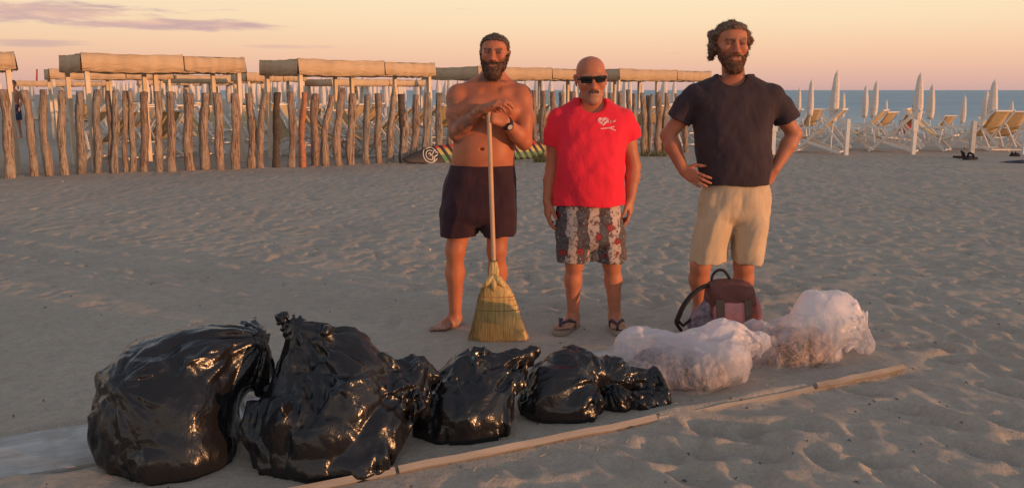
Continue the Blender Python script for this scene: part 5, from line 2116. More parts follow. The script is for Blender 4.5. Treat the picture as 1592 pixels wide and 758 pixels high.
M_FLIP = simple_mat('flip_flop_foam', (0.30, 0.22, 0.16), 0.8)
M_STRAP = simple_mat('dark_strap', (0.05, 0.035, 0.06), 0.5)
flipflop(b2, (a2L[0] + 0.018, a2L[1] + 0.055, 0), (a2L[0] - 0.100, a2L[1] - 0.175, 0), 1)
flipflop(b2, (a2R[0], a2R[1] + 0.055, 0), (a2R[0] + 0.016, a2R[1] - 0.19, 0), 1)

# ================================================================== man 3: dark T-shirt, beige shorts, hands on hips
b3 = Body(1121, 497, 'tall curly-haired bearded man in black T-shirt and beige shorts, hands on hips')
q = b3.q
F3 = Fld([-0.48, -0.36, -0.02], [0.58, 0.32, 1.98], 0.005)
t3 = [b3.lv(335, 1100, 1184, 0.115, 0.01), b3.lv(295, 1096, 1190, 0.130, 0.0), b3.lv(255, 1092, 1194, 0.142, -0.01), b3.lv(210, 1090, 1194, 0.140, -0.005), b3.lv(175, 1084, 1200, 0.130, 0.0), b3.lv(152, 1082, 1200, 0.110, 0.005),
      b3.lv(138, 1092, 1190, 0.085, 0.015), b3.lv(120, 1118, 1164, 0.064, 0.02)]
F3.add(loft(t3), 0)
s3L, e3L, w3L = q(1083, 153, 0.01), q(1038, 210, 0.035), q(1062, 264, -0.05)
s3R, e3R, w3R = q(1199, 153, 0.01), q(1235, 208, 0.035), q(1205, 262, -0.03)
F3.add(cone(q(1141, 130, 0.03), q(1139, 98, 0.0), 0.070, 0.066), 0.03)
for a, b_, c_ in ((s3L, e3L, w3L), (s3R, e3R, w3R)):
    F3.add(ball(a, (0.06, 0.065, 0.07)), 0.03)
    sphere_chain(F3, [a, a * 0.5 + b_ * 0.5, b_], [0.058, 0.054, 0.045], 0.02)
    sphere_chain(F3, [b_, b_ * 0.68 + c_ * 0.32, c_], [0.045, 0.050, 0.032], 0.018)
hand(F3, w3L, q(1082, 277, -0.12) - w3L, (0.35, -0.1, 1.0), (0.3, 1, 0.1), curls=[(0.15, 0.35, 0.25), (0.2, 0.4, 0.25), (0.25, 0.4, 0.25), (0.3, 0.45, 0.3)], spread=0.10, thumb=(0.75, 0.3, 0.2), sc=1.05)
hand(F3, w3R, q(1196, 283, -0.02) - w3R, (-0.5, -0.75, 0.4), (-0.6, 0.7, 0), curls=[(0.35, 0.5, 0.3)] * 4, spread=0.05, thumb=(0.6, 0.3, 0.2), sc=1.05)
h3L, k3L, a3L = q(1113, 330), q(1089, 412, -0.01), q(1087, 484, 0.02)
h3R, k3R, a3R = q(1166, 330), q(1156, 412, -0.01), q(1156, 484, 0.02)
for (hp, kn, an, sg) in ((h3L, k3L, a3L, -1), (h3R, k3R, a3R, 1)):
    an = np.array([an[0], an[1], 0.08])
    F3.add(cone(hp, kn, 0.076, 0.062), 0.04)
    F3.add(ball(kn + (0, -0.025, 0.0), (0.042, 0.036, 0.05)), 0.03)
    cf = kn * 0.66 + an * 0.34
    F3.add(cone(kn, cf + (0.004 * sg, 0.016, 0), 0.056, 0.060), 0.03)
    F3.add(cone(cf + (0.004 * sg, 0.016, 0), an, 0.060, 0.036), 0.03)
    F3.add(cone(an, an + (0, -0.015, -0.04), 0.036, 0.038), 0.02)
    foot(F3, (an[0], an[1] + 0.05, -0.004), (an[0] + 0.03 * sg, an[1] - 0.11, -0.006), (an[0] + 0.045 * sg, an[1] - 0.175, -0.008), side=-sg)
chin3, crown3 = q(1137, 107, -0.05), q(1138, 33, -0.03)
h3 = Head((chin3[0], -0.03, chin3[2]), crown3[2] - chin3[2], yaw=0.06, pitch=0.05, roll=-0.02, wide=0.97)
h3.build(F3, brow=1.1)
V, Qd = F3.mesh(2)
body3 = mesh_obj('body', V, Qd, M_SKIN, b3.root)
def hairline3(x, y, z):
    line = np.interp(y, [-0.36, -0.26, -0.16, -0.06, 0.0, 0.06, 0.15, 0.3, 0.5], [0.86, 0.83, 0.78, 0.68, 0.50, 0.34, 0.22, 0.10, 0.08])
    return line - z


def beardline3(x, y, z):
    ax = np.abs(x)
    top_ = np.interp(ax, [0, 0.10, 0.17, 0.24, 0.30, 0.36], [0.315, 0.305, 0.27, 0.30, 0.42, 0.56])
    r = np.maximum(z - top_, y - 0.0)
    lip = np.sqrt((x / 0.115) ** 2 + ((z - 0.222) / 0.048) ** 2) - 1
    r = np.maximum(r, -lip * 0.06)
    return np.maximum(r, -0.10 - z)


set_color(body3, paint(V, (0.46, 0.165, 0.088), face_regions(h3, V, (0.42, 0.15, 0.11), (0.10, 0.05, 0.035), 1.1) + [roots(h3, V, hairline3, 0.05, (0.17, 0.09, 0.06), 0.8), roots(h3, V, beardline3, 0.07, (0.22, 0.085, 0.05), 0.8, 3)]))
eyes(b3, h3, M_EYE)
M_HAIR3 = hair_mat('curly_brown_hair', (0.155, 0.095, 0.060))
M_BEARD3 = hair_mat('reddish_beard', (0.15, 0.065, 0.038))


curls3 = []
rr = np.random.default_rng(12)
for i in range(110):
    sg = 1 if rr.random() < 0.5 else -1
    lz = rr.uniform(0.22, 0.78)
    ly = rr.uniform(-0.06, 0.32)
    lxx = sg * (0.36 + 0.12 * math.exp(-((lz - 0.55) / 0.22) ** 2) * rr.uniform(0.0, 1.0) * (0.70 if sg > 0 else 0.45))
    if ly < 0.02 and lz < 0.5:
        continue
    curls3.append(ball(h3.pt(lxx, ly, lz), rr.uniform(0.010, 0.019)))
for i in range(34):
    a = rr.uniform(-math.pi, math.pi)
    r_ = rr.uniform(0.1, 0.33)
    curls3.append(ball(h3.pt(r_ * math.cos(a), 0.06 + r_ * 1.1 * math.sin(a), 0.955 - 0.55 * r_ * r_ * 1.6), rr.uniform(0.007, 0.012)))
hair_piece(b3, h3, 'hair', M_HAIR3, 0.007, hairline3, 0.004, 45, h=0.0045, extra=curls3, tuft=1700, tlen=0.013, tcurl=0.010, seed=8, bbpad=0.09, droop=0.3)


hair_piece(b3, h3, 'beard', M_BEARD3, 0.008, beardline3, 0.003, 55, extra=[ball(h3.pt(0, -0.27, 0.01), (0.050, 0.045, 0.035)), cone(h3.pt(-0.10, -0.345, 0.30), h3.pt(0.10, -0.345, 0.30), 0.008, 0.008)], tuft=2200, tlen=0.009, seed=6, droop=0.7)
tor = [b3.lv(289, 1091, 1194, 0.160, -0.005, 2.4), b3.lv(265, 1088, 1195, 0.162, -0.008, 2.4), b3.lv(235, 1082, 1197, 0.160, -0.01, 2.3), b3.lv(205, 1079, 1198, 0.155, -0.005, 2.3), b3.lv(175, 1076, 1202, 0.142, 0.0, 2.3),
       b3.lv(152, 1072, 1208, 0.126, 0.005, 2.2), b3.lv(138, 1079, 1201, 0.104, 0.012, 2.1), b3.lv(127, 1095, 1186, 0.086, 0.018, 2.0), b3.lv(118, 1112, 1168, 0.076, 0.02, 2.0)]
slL = ([s3L, q(1068, 167, 0.018), q(1055, 187, 0.026)], [0.070, 0.074, 0.077])
slR = ([s3R, q(1212, 167, 0.018), q(1223, 188, 0.026)], [0.070, 0.074, 0.077])
und3 = [loft(t3[1:], 0.008), ball(s3L, (0.070, 0.074, 0.072)), ball(s3R, (0.070, 0.074, 0.072))]
hemz = q(1140, 289, -0.1)[2]
f = shirt_field(b3, tor, [slL, slR], (q(1140, 114, -0.052), q(1140, 80, 0.0), 0.083, 0.09), hemz, fold=0.009, seed=9.0, under=und3)
V, Qd = f.mesh(2)
M_BLK = cloth_mat('faded_black_cotton', (0.050, 0.034, 0.040), 0.2, 0.5)
shirt3 = mesh_obj('t_shirt', V, Qd, M_BLK, b3.root)
top = [b3.lv(332, 1086, 1194, 0.155, 0.0, 2.5), b3.lv(318, 1089, 1195, 0.155, 0.0, 2.5), b3.lv(300, 1093, 1195, 0.152, 0.0, 2.4), b3.lv(283, 1096, 1193, 0.146, 0.0, 2.3)]
lgL = [b3.lv(406, 1074, 1129, 0.125, -0.005, 2.3), b3.lv(380, 1077, 1131, 0.135, -0.005, 2.3), b3.lv(330, 1088, 1139, 0.145, 0, 2.3)]
lgR = [b3.lv(406, 1138, 1185, 0.125, -0.005, 2.3), b3.lv(380, 1139, 1188, 0.135, -0.005, 2.3), b3.lv(330, 1141, 1194, 0.145, 0, 2.3)]
f = shorts_field(b3, top, lgL, lgR, fold=0.010, seed=5.0)
V, Qd = f.mesh(1)
M_BEI = cloth_mat('beige_cotton', (0.56, 0.41, 0.27), 0.1, 0.45)
mesh_obj('shorts', V, Qd, M_BEI, b3.root)
# ------------------------------------------------------------------ sacks
def black_plastic(name):
    m, nt, b = new_mat(name)
    tc = nt.n('ShaderNodeTexCoord').outputs['Object']
    w1 = nt.noise(tc, 7.0, 3.0, 0.6)
    vadd = nt.n('ShaderNodeVectorMath', operation='ADD')
    nt.set(vadd, 0, tc)
    sc = nt.n('ShaderNodeVectorMath', operation='SCALE')
    tcn = nt.n('ShaderNodeTexNoise')
    nt.set(tcn, 'Vector', tc); nt.set(tcn, 'Scale', 5.0)
    nt.set(sc, 0, tcn.outputs['Color'])
    sc.inputs['Scale'].default_value = 0.18
    nt.set(vadd, 1, sc.outputs[0])
    st = nt.mapping(vadd.outputs[0], (34, 12, 16), (0.4, 0.5, 0.3))
    n1 = nt.noise(st, 1.0, 4.0, 0.6)
    r1 = nt.math('ABSOLUTE', nt.math('SUBTRACT', n1, 0.5))
    n2 = nt.noise(vadd.outputs[0], 9.0, 3.0, 0.55)
    r2 = nt.math('ABSOLUTE', nt.math('SUBTRACT', n2, 0.5))
    h = nt.math('ADD', nt.math('MULTIPLY', r1, 1.0), nt.math('MULTIPLY', r2, 2.2))
    nt.set(b, 'Base Color', nt.mix(w1, (0.008, 0.008, 0.010), (0.014, 0.013, 0.015)))
    nt.set(b, 'Roughness', nt.maprange(w1, 0.3, 0.7, 0.17, 0.30))
    nt.set(b, 'Specular IOR Level', 0.45)
    nt.set(b, 'Normal', nt.bump(h, 0.17, 0.030))
    return m


def clear_plastic(name):
    m, nt, b = new_mat(name)
    t = m.node_tree
    tc = nt.n('ShaderNodeTexCoord').outputs['Object']
    n1 = nt.noise(nt.mapping(tc, (6, 6, 4)), 1.0, 2.0, 0.5, 1.0)
    n2 = nt.noise(nt.mapping(tc, (40, 22, 14), (0.3, 0.6, 0.2)), 1.0, 4.0, 0.6, 1.0)
    r2 = nt.math('ABSOLUTE', nt.math('SUBTRACT', n2, 0.5))
    h = nt.math('ADD', nt.math('MULTIPLY', n1, 0.7), nt.math('MULTIPLY', r2, 1.2))
    bp = nt.bump(h, 0.22, 0.03)
    nt.set(b, 'Base Color', (0.92, 0.87, 0.91))
    nt.set(b, 'Roughness', 0.22)
    nt.set(b, 'Specular IOR Level', 0.5)
    nt.set(b, 'Normal', bp)
    tl = nt.n('ShaderNodeBsdfTranslucent', ins={'Color': (0.92, 0.85, 0.88), 'Normal': bp})
    tr = nt.n('ShaderNodeBsdfTransparent', ins={'Color': (0.92, 0.90, 0.90)})
    m1 = nt.n('ShaderNodeMixShader')
    nt.set(m1, 0, 0.35)
    t.links.new(b.outputs[0], m1.inputs[1]); t.links.new(tl.outputs[0], m1.inputs[2])
    m2 = nt.n('ShaderNodeMixShader')
    sp = nt.n('ShaderNodeSeparateXYZ')
    nt.set(sp, 0, tc)
    layers = nt.maprange(sp.outputs[2], 0.12, 0.27, 0.88, 0.24, True)       # single film low down, bunched layers on top
    nt.set(m2, 0, nt.math('MULTIPLY', layers, nt.maprange(nt.math('ADD', n1, nt.math('MULTIPLY', r2, 0.35)), 0.40, 0.75, 1.0, 0.62)))
    t.links.new(m1.outputs[0], m2.inputs[1]); t.links.new(tr.outputs[0], m2.inputs[2])
    t.links.new(m2.outputs[0], t.nodes['Material Output'].inputs[0])
    return m


M_BAG = black_plastic('black_plastic')
M_CLEAR = clear_plastic('milky_plastic')


def largest(V, Q):
    """the biggest connected piece"""
    lab = np.arange(len(V))
    for _ in range(2000):
        m = lab[Q].min(1)
        new = lab.copy()
        for k in range(4):
            np.minimum.at(new, Q[:, k], m)
        new = new[new]
        if (new == lab).all():
            break
        lab = new
    ids, cnt_ = np.unique(lab, return_counts=True)
    keep = lab == ids[cnt_.argmax()]
    idx = np.cumsum(keep) - 1
    Q = Q[keep[Q[:, 0]]]
    return V[keep], idx[Q]


def draped(name, label, cat, prims, mat, knots, seed, h=0.0055, amp=0.030, freq=6.0, second=0.75):
    """a sack of thin film: long flat facets that run towards the gathered points"""
    lo = np.min([p[0][1][0] for p in prims], 0) - 0.08
    hi = np.max([p[0][1][1] for p in prims], 0) + 0.08
    lo[2] = max(lo[2], -0.03)
    f = Fld(lo, hi, h)
    for p, k in prims:
        f.add(p, k)
    R1 = np.array(Matrix.Rotation(0.7 + seed, 3, 'X') @ Matrix.Rotation(1.1 + seed * 2, 3, 'Z'))
    R2 = np.array(Matrix.Rotation(2.1 + seed, 3, 'Y') @ Matrix.Rotation(0.4 + seed * 3, 3, 'X'))

    def crease(x, y, z):
        p = np.stack([x, y, z], -1).astype(np.float32)
        p = p + 0.035 * np.stack([pnoise(x * 6, y * 6, z * 6 + seed), pnoise(x * 6 + 7, y * 6, z * 6 + seed), pnoise(x * 6, y * 6 + 9, z * 6 + seed)], -1)
        a = (p * np.array([1.0, 1.0, 0.75])) @ R1.T * freq
        d = amp * facet(a[..., 0], a[..., 1], a[..., 2], seed)
        b = (p * np.array([1.0, 1.0, 0.55])) @ R2.T * freq * 2.3
        m = np.clip(0.45 + 1.2 * pnoise(x * 4 + seed, y * 4, z * 4), 0.12, 1)
        d = d + second * amp * m * facet(b[..., 0], b[..., 1], b[..., 2], seed + 3)
        e = (p * np.array([1.0, 0.8, 0.5])) @ R1 * freq * 5.0
        d = d + 0.50 * second * amp * np.clip(m * 1.5 - 0.35, 0.05, 1) * facet(e[..., 0], e[..., 1], e[..., 2], seed + 6)
        for (kx, ky, kz, rad, a_) in knots[:1]:
            d = d * np.clip(np.sqrt((x - kx) ** 2 + (y - ky) ** 2 + (z - kz) ** 2) / 0.16, 0.12, 1)
        for (kx, ky, kz, rad, a_) in knots:
            ux, uy, uz = x - kx, y - ky, z - kz
            r = np.sqrt(ux * ux + uy * uy + uz * uz) + 1e-4
            g = facet(ux / r * 4.2 + seed, uy / r * 4.2, uz / r * 4.2 + r * 2.0, seed + 5) + 0.5 * facet(ux / r * 9 + seed, uy / r * 9, uz / r * 9 + r * 3.0, seed + 8)
            d = d + a_ * np.exp(-(r / rad) ** 2) * g * np.clip(r / 0.14 - 0.15, 0.0, 1)
        return d
    f.displace(crease, 0.09)
    f.keep(lambda X, Y, Z: -0.012 - Z + 0 * X + 0 * Y)
    V, Q = largest(*f.mesh(1))
    c = V.mean(0); c[2] = 0
    o = mesh_obj(name, V - c, Q, mat)
    o.location = c
    return tag(o, label, cat)


def A(px, py, Y):
    return np.array(P(px, py, Y))


draped('rubbish_bag', 'biggest and roundest black rubbish bag, leftmost of the black bags', 'bag', [
    (ball(A(262, 640, 3.28), (0.285, 0.27, 0.24)), 0.0), (ball(A(268, 690, 3.22), (0.265, 0.25, 0.17)), 0.06), (ball(A(255, 590, 3.34), (0.225, 0.23, 0.19)), 0.06),
    (ball(A(325, 560, 3.42), (0.20, 0.20, 0.165)), 0.08), (ball(A(385, 545, 3.46), (0.085, 0.12, 0.115)), 0.06), (ball(A(400, 580, 3.44), (0.05, 0.09, 0.10)), 0.05)],
    M_BAG, [(*A(420, 520, 3.42), 0.34, 0.030), (*A(180, 600, 3.1), 0.22, 0.015)], 3.1, amp=0.032, freq=4.6)
draped('rubbish_bag', 'black rubbish bag with a pointed flap at its top, second from the left', 'bag', [
    (ball(A(515, 668, 3.25), (0.315, 0.26, 0.23)), 0.0), (ball(A(500, 700, 3.20), (0.28, 0.24, 0.15)), 0.06), (ball(A(520, 590, 3.38), (0.24, 0.20, 0.19)), 0.07),
    (ball(A(590, 600, 3.40), (0.20, 0.18, 0.155)), 0.06), (cone(A(478, 545, 3.36), A(443, 500, 3.38), 0.095, 0.034, ((0.3, 1, 0), 0.6)), 0.04),
    (cone(A(600, 575, 3.42), A(672, 582, 3.48), 0.11, 0.030, ((0, 0.4, 1), 0.6)), 0.05), (cone(A(470, 515, 3.38), A(560, 532, 3.42), 0.045, 0.06), 0.06)],
    M_BAG, [(*A(450, 505, 3.3), 0.36, 0.034), (*A(655, 590, 3.4), 0.25, 0.025)], 7.7, amp=0.058, freq=5.5, second=0.8)
draped('rubbish_bag', 'medium black rubbish bag between the pointed bag and the flattened one, tied end raised', 'bag', [
    (ball(A(722, 640, 3.52), (0.200, 0.17, 0.140)), 0.0), (ball(A(718, 655, 3.50), (0.195, 0.165, 0.115)), 0.05), (ball(A(735, 598, 3.60), (0.155, 0.15, 0.125)), 0.06),
    (cone(A(770, 580, 3.66), A(828, 548, 3.72), 0.105, 0.035, ((0, 1, 0.4), 0.7)), 0.05), (cone(A(760, 600, 3.60), A(800, 590, 3.62), 0.09, 0.05), 0.05)],
    M_BAG, [(*A(830, 546, 3.66), 0.34, 0.030)], 12.3, h=0.005, amp=0.036, freq=6.5)
draped('rubbish_bag', 'rightmost black rubbish bag with its empty mouth trailing to the right', 'bag', [
    (ball(A(868, 612, 3.74), (0.175, 0.16, 0.130)), 0.0), (ball(A(872, 628, 3.70), (0.165, 0.15, 0.10)), 0.05), (ball(A(885, 575, 3.84), (0.150, 0.14, 0.095)), 0.05),
    (cone(A(920, 585, 3.84), A(1000, 600, 3.88), 0.115, 0.105, ((0.2, 1, 0.3), 0.60)), 0.05), (cone(A(965, 625, 3.76), A(1020, 622, 3.80), 0.075, 0.075, ((0, 1, 0), 0.8)), 0.05),
    (cone(A(1018, 582, 3.86), A(1036, 608, 3.80), 0.060, 0.055, ((1, 0.2, 0), 0.45)), 0.03)],
    M_BAG, [(*A(940, 590, 3.75), 0.22, 0.030), (*A(1030, 600, 3.75), 0.14, 0.020)], 18.9, h=0.005, amp=0.034, freq=7.0)

# translucent sacks and what shows inside them
white1 = draped('clear_rubbish_bag', 'milky see-through rubbish bag in front of the backpack, beside the rightmost black bag', 'bag', [
    (ball(A(1040, 565, 4.18), (0.270, 0.22, 0.165)), 0.0), (ball(A(1020, 580, 4.12), (0.22, 0.2, 0.13)), 0.05), (ball(A(1105, 560, 4.12), (0.185, 0.18, 0.145)), 0.06),
    (ball(A(1080, 590, 4.02), (0.13, 0.13, 0.10)), 0.05), (cone(A(1130, 535, 4.16), A(1182, 532, 4.22), 0.085, 0.060), 0.05), (ball(A(985, 550, 4.22), (0.10, 0.12, 0.12)), 0.05)],
    M_CLEAR, [(*A(1185, 533, 4.2), 0.30, 0.030), (*A(1085, 618, 3.95), 0.18, 0.024), (*A(960, 540, 4.2), 0.2, 0.016)], 23.0, amp=0.034, freq=5.5)
white2 = draped('clear_rubbish_bag', 'milky see-through rubbish bag full of brown plant waste, farthest right', 'bag', [
    (ball(A(1228, 538, 4.52), (0.265, 0.21, 0.160)), 0.0), (ball(A(1218, 552, 4.48), (0.25, 0.20, 0.11)), 0.05), (ball(A(1280, 500, 4.62), (0.205, 0.18, 0.160)), 0.07),
    (ball(A(1305, 490, 4.66), (0.115, 0.13, 0.11)), 0.05), (cone(A(1315, 500, 4.62), A(1345, 535, 4.58), 0.11, 0.055, ((0, 1, 0), 0.6)), 0.04), (ball(A(1180, 530, 4.55), (0.10, 0.12, 0.11)), 0.05)],
    M_CLEAR, [(*A(1345, 520, 4.6), 0.32, 0.032), (*A(1150, 540, 4.5), 0.18, 0.018), (*A(1265, 580, 4.36), 0.16, 0.018)], 29.0, amp=0.028, freq=5.5)


def waste_mat(name, a, b_, c_):
    m, nt, b = new_mat(name)
    tc = nt.n('ShaderNodeTexCoord').outputs['Object']
    n1 = nt.noise(tc, 11.0, 4.0, 0.65, 0.5)
    n2 = nt.noise(nt.mapping(tc, (50, 30, 20)), 1.0, 4.0, 0.65, 1.0)
    c = nt.ramp(n1, [(0.36, a), (0.5, b_), (0.64, c_)])
    c = nt.mix(nt.maprange(n2, 0.45, 0.65), c, tuple(q * 0.35 for q in a))
    nt.set(b, 'Base Color', c)
    nt.set(b, 'Roughness', 0.8)
    nt.set(b, 'Normal', nt.bump(n2, 0.8, 0.02))
    return m


def inner(name, label, prims, mat, seed, sticks=0, scol=None):
    lo = np.min([p[0][1][0] for p in prims], 0) - 0.04
    hi = np.max([p[0][1][1] for p in prims], 0) + 0.04
    lo[2] = max(lo[2], -0.02)
    f = Fld(lo, hi, 0.008)
    for p, k in prims:
        f.add(p, k)
    f.displace(lambda x, y, z: -0.016 * fbm(x * 14 + seed, y * 14, z * 14, 3), 0.07)
    f.keep(lambda X, Y, Z: 0.004 - Z + 0 * X + 0 * Y)
    V, Q = f.mesh(1)
    c = V.mean(0); c[2] = 0
    o = mesh_obj(name, V - c, Q, mat)
    o.location = c
    tag(o, label, 'rubbish')
    if sticks:
        rs = np.random.default_rng(int(seed))
        N = vnormals(V, Q)
        mb = MB()
        for i in rs.integers(0, len(V), sticks):
            p = V[i] - c + N[i] * 0.002
            t = nv(np.cross(N[i], rs.normal(size=3)) + 0.15 * rs.normal(size=3))
            L = rs.uniform(0.02, 0.055)
            mb.tube([p - t * L, p + N[i] * 0.006, p + t * L], [0.0015, 0.0025, 0.0012], 4)
        mb.build('twig', scol, o)['kind'] = 'stuff'
    return o


inner('waste_heap', 'greyish rubbish showing through the milky bag in front of the backpack', [
    (ball(A(1035, 578, 4.14), (0.20, 0.16, 0.125)), 0), (ball(A(1090, 580, 4.08), (0.13, 0.13, 0.10)), 0.05)], waste_mat('grey_waste', (0.16, 0.14, 0.16), (0.34, 0.27, 0.25), (0.50, 0.38, 0.36)), 41.0)
inner('waste_heap', 'brown twigs and pink scraps showing through the rightmost see-through bag', [
    (ball(A(1222, 545, 4.50), (0.215, 0.16, 0.115)), 0), (ball(A(1205, 542, 4.52), (0.13, 0.12, 0.10)), 0.05), (ball(A(1258, 537, 4.54), (0.11, 0.11, 0.10)), 0.05)],
    waste_mat('brown_waste', (0.10, 0.05, 0.03), (0.28, 0.15, 0.10), (0.45, 0.28, 0.22)), 47.0, 420, simple_mat('dry_twig', (0.48, 0.30, 0.18), 0.8, 0.3, 20))

# ------------------------------------------------------------------ half buried board walkway
def board_mat(name, col):
    m, nt, b = new_mat(name)
    tc = nt.n('ShaderNodeTexCoord').outputs['Object']
    g = nt.noise(nt.mapping(tc, (2.0, 14, 14)), 1.0, 5.0, 0.62, 0.7)
    n1 = nt.noise(tc, 3.2, 5.0, 0.65)
    c = nt.mix(nt.maprange(g, 0.35, 0.68), tuple(q * 0.72 for q in col), tuple(min(1, q * 1.12) for q in col))
    c = nt.mix(nt.maprange(n1, 0.47, 0.62, 0.0, 0.9), c, (0.33, 0.28, 0.24))
    nt.set(b, 'Base Color', c)
    nt.set(b, 'Roughness', 0.85)
    nt.set(b, 'Specular IOR Level', 0.2)
    nt.set(b, 'Normal', nt.bump(nt.math('ADD', g, n1), 0.4, 0.01))
    return m


M_BOARD = board_mat('bleached_board', (0.50, 0.475, 0.45))
M_EDGE = board_mat('weathered_batten', (0.35, 0.29, 0.235))
wk = bpy.data.objects.new('walkway', None)
COL.objects.link(wk)
wk.location = (W0[0], W0[1], 0)
wk.rotation_euler = (0, 0, math.atan2(WD[1], WD[0]))
wk['kind'] = 'structure'
wr = random.Random(4)
l = -2.6
while l < 1.2:
    MB().box((l + 0.62, 0.80, -0.016 + wr.uniform(-0.003, 0.003)), (1.215, 0.47, 0.05), None, 0.006).build('plank', M_BOARD, wk)
    l += 1.24
for (x0, x1, z, tilt) in ((-1.5, 0.30, 0.006, 0.0), (0.315, 1.515, 0.007, 0.003), (1.53, 2.45, -0.004, 0.0), (2.47, 3.08, 0.012, 0.008)):
    mb = MB()
    n = 10
    pts = [(x0 + (x1 - x0) * i / n, -0.016 + 0.003 * math.sin(i * 1.3 + x0), z + tilt * i / n + 0.002 * math.sin(i * 2.1)) for i in range(n + 1)]
    mb.tube(pts, 0.018, 4, True, 1.1)
    mb.build('edge_batten', M_EDGE, wk)
# a bleached board end lying in the gap between the two biggest bags
# ------------------------------------------------------------------ broom
M_STICK = simple_mat('turned_broom_wood', (0.55, 0.33, 0.20), 0.5, 0.15, 6.0, 0.15, 40.0, 0.35)
def straw_mat():
    m, nt, b = new_mat('broom_straw')
    tc = nt.n('ShaderNodeTexCoord').outputs['Object']
    g = nt.noise(nt.mapping(tc, (170, 120, 5)), 1.0, 4.0, 0.6)
    c = nt.mix(nt.maprange(g, 0.32, 0.62), (0.36, 0.235, 0.085), (0.74, 0.52, 0.23))
    nt.set(b, 'Base Color', c)
    nt.set(b, 'Roughness', 0.75)
    nt.set(b, 'Specular IOR Level', 0.2)
    nt.set(b, 'Normal', nt.bump(g, 0.6, 0.006))
    return m


M_STRAW = straw_mat()
M_THREAD = simple_mat('red_stitching', (0.34, 0.12, 0.06), 0.8)
M_WIRE = simple_mat('dark_binding', (0.16, 0.11, 0.05), 0.7)
BY = 4.86
bb = P(773, 527, BY)
br = thing('broom', 'straw broom with a long wooden handle held upright by the shirtless man', 'broom', (bb.x, bb.y, 0.0))


def bq(px, py, dy=0.0):
    return np.array(P(px, py, BY + dy)) - np.array((bb.x, bb.y, 0.0))


hand_y = (b1.Y - 0.262) - BY
MB().tube([bq(768, 425), bq(767.5, 400), bq(764, 300, hand_y * 0.5), bq(760.5, 190, hand_y), bq(760, 168, hand_y)], [0.0125, 0.0130, 0.0135, 0.0130, 0.0125], 12).build('handle', M_STICK, br, True)
rows = [(404, 763, 773, 0.017), (412, 760.5, 775, 0.023), (420, 759.5, 776.5, 0.026), (428, 759, 777, 0.028), (433, 756, 782, 0.034), (440, 751, 788, 0.040), (450, 746.5, 795, 0.043), (460, 743, 800, 0.043), (480, 739.5, 806, 0.042), (509, 732.5, 816, 0.046), (524, 727.5, 821, 0.05)]
lv = []
for (py, a, b_, ry) in rows:
    p0, p1 = bq(a, py), bq(b_, py)
    lv.append((max(p0[2], 0.002), (p0[0] + p1[0]) / 2, 0, (p1[0] - p0[0]) / 2 * 0.97, ry * 0.85, 2.3))
f = Fld([-0.25, -0.09, -0.01], [0.25, 0.09, 0.50], 0.0045)
f.add(loft(lv), 0)
f.displace(lambda x, y, z: 0.0025 * (1 - 2 * np.abs(pnoise(x / np.maximum(0.6 - z * 1.1, 0.12) * 34, y * 30, z * 2))), 0.03)
V, Q = f.mesh(1)
head = mesh_obj('broom_head', V, Q, M_STRAW, br)
rs = np.random.default_rng(31)
zz = np.array([q_[0] for q_ in lv][::-1]); cxs = np.array([q_[1] for q_ in lv][::-1]); rxs = np.array([q_[3] for q_ in lv][::-1]); rys = np.array([q_[4] for q_ in lv][::-1])
vs, fs = [], []
for i in range(1500):
    u = rs.uniform(-1, 1); side = 1 if rs.random() < 0.25 else -1
    z1 = rs.uniform(0.18, 0.36); z0 = rs.uniform(-0.002, 0.02) if rs.random() < 0.8 else rs.uniform(0.05, 0.2)
    ju = u + rs.normal() * 0.03
    b0 = len(vs)
    n = 5
    for k in range(n + 1):
        z = z1 + (z0 - z1) * k / n
        uu = u + (ju - u) * k / n
        rx, ry, cx = np.interp(z, zz, rxs), np.interp(z, zz, rys), np.interp(z, zz, cxs)
        yv = side * ry * (max(0.0, 1 - abs(uu) ** 2.3)) ** (1 / 2.3) * (1.02 + 0.05 * rs.random())
        x = cx + uu * rx * 1.01
        w_ = 0.0011 * (1.2 - 0.5 * k / n)
        vs += [(x - w_, yv - 0.0015 * side * -1, max(z, 0.001)), (x + w_, yv, max(z, 0.001))]
    for k in range(n):
        a = b0 + 2 * k
        fs.append((a, a + 1, a + 3, a + 2))
bris = mesh_obj('bristles', np.array(vs, np.float32), np.array(fs, np.int32), M_STRAW, head)
bris['kind'] = 'stuff'
for (py, mt, rr_) in ((459.5, M_THREAD, 0.0024), (464.5, M_THREAD, 0.0016), (473, M_THREAD, 0.0016), (480.5, M_WIRE, 0.0028)):
    z = bq(770, py)[2]
    rx, ry, cx = np.interp(z, zz, rxs), np.interp(z, zz, rys), np.interp(z, zz, cxs)
    pts = []
    for k in range(41):
        a = 2 * math.pi * k / 40
        c_, s_ = math.cos(a), math.sin(a)
        pts.append((cx + rx * 1.03 * math.copysign(abs(c_) ** (2 / 2.3), c_), ry * 1.06 * math.copysign(abs(s_) ** (2 / 2.3), s_), z + 0.002 * math.sin(k * 2.2)))
    MB().tube(pts, rr_, 5).build('stitching', mt, head)
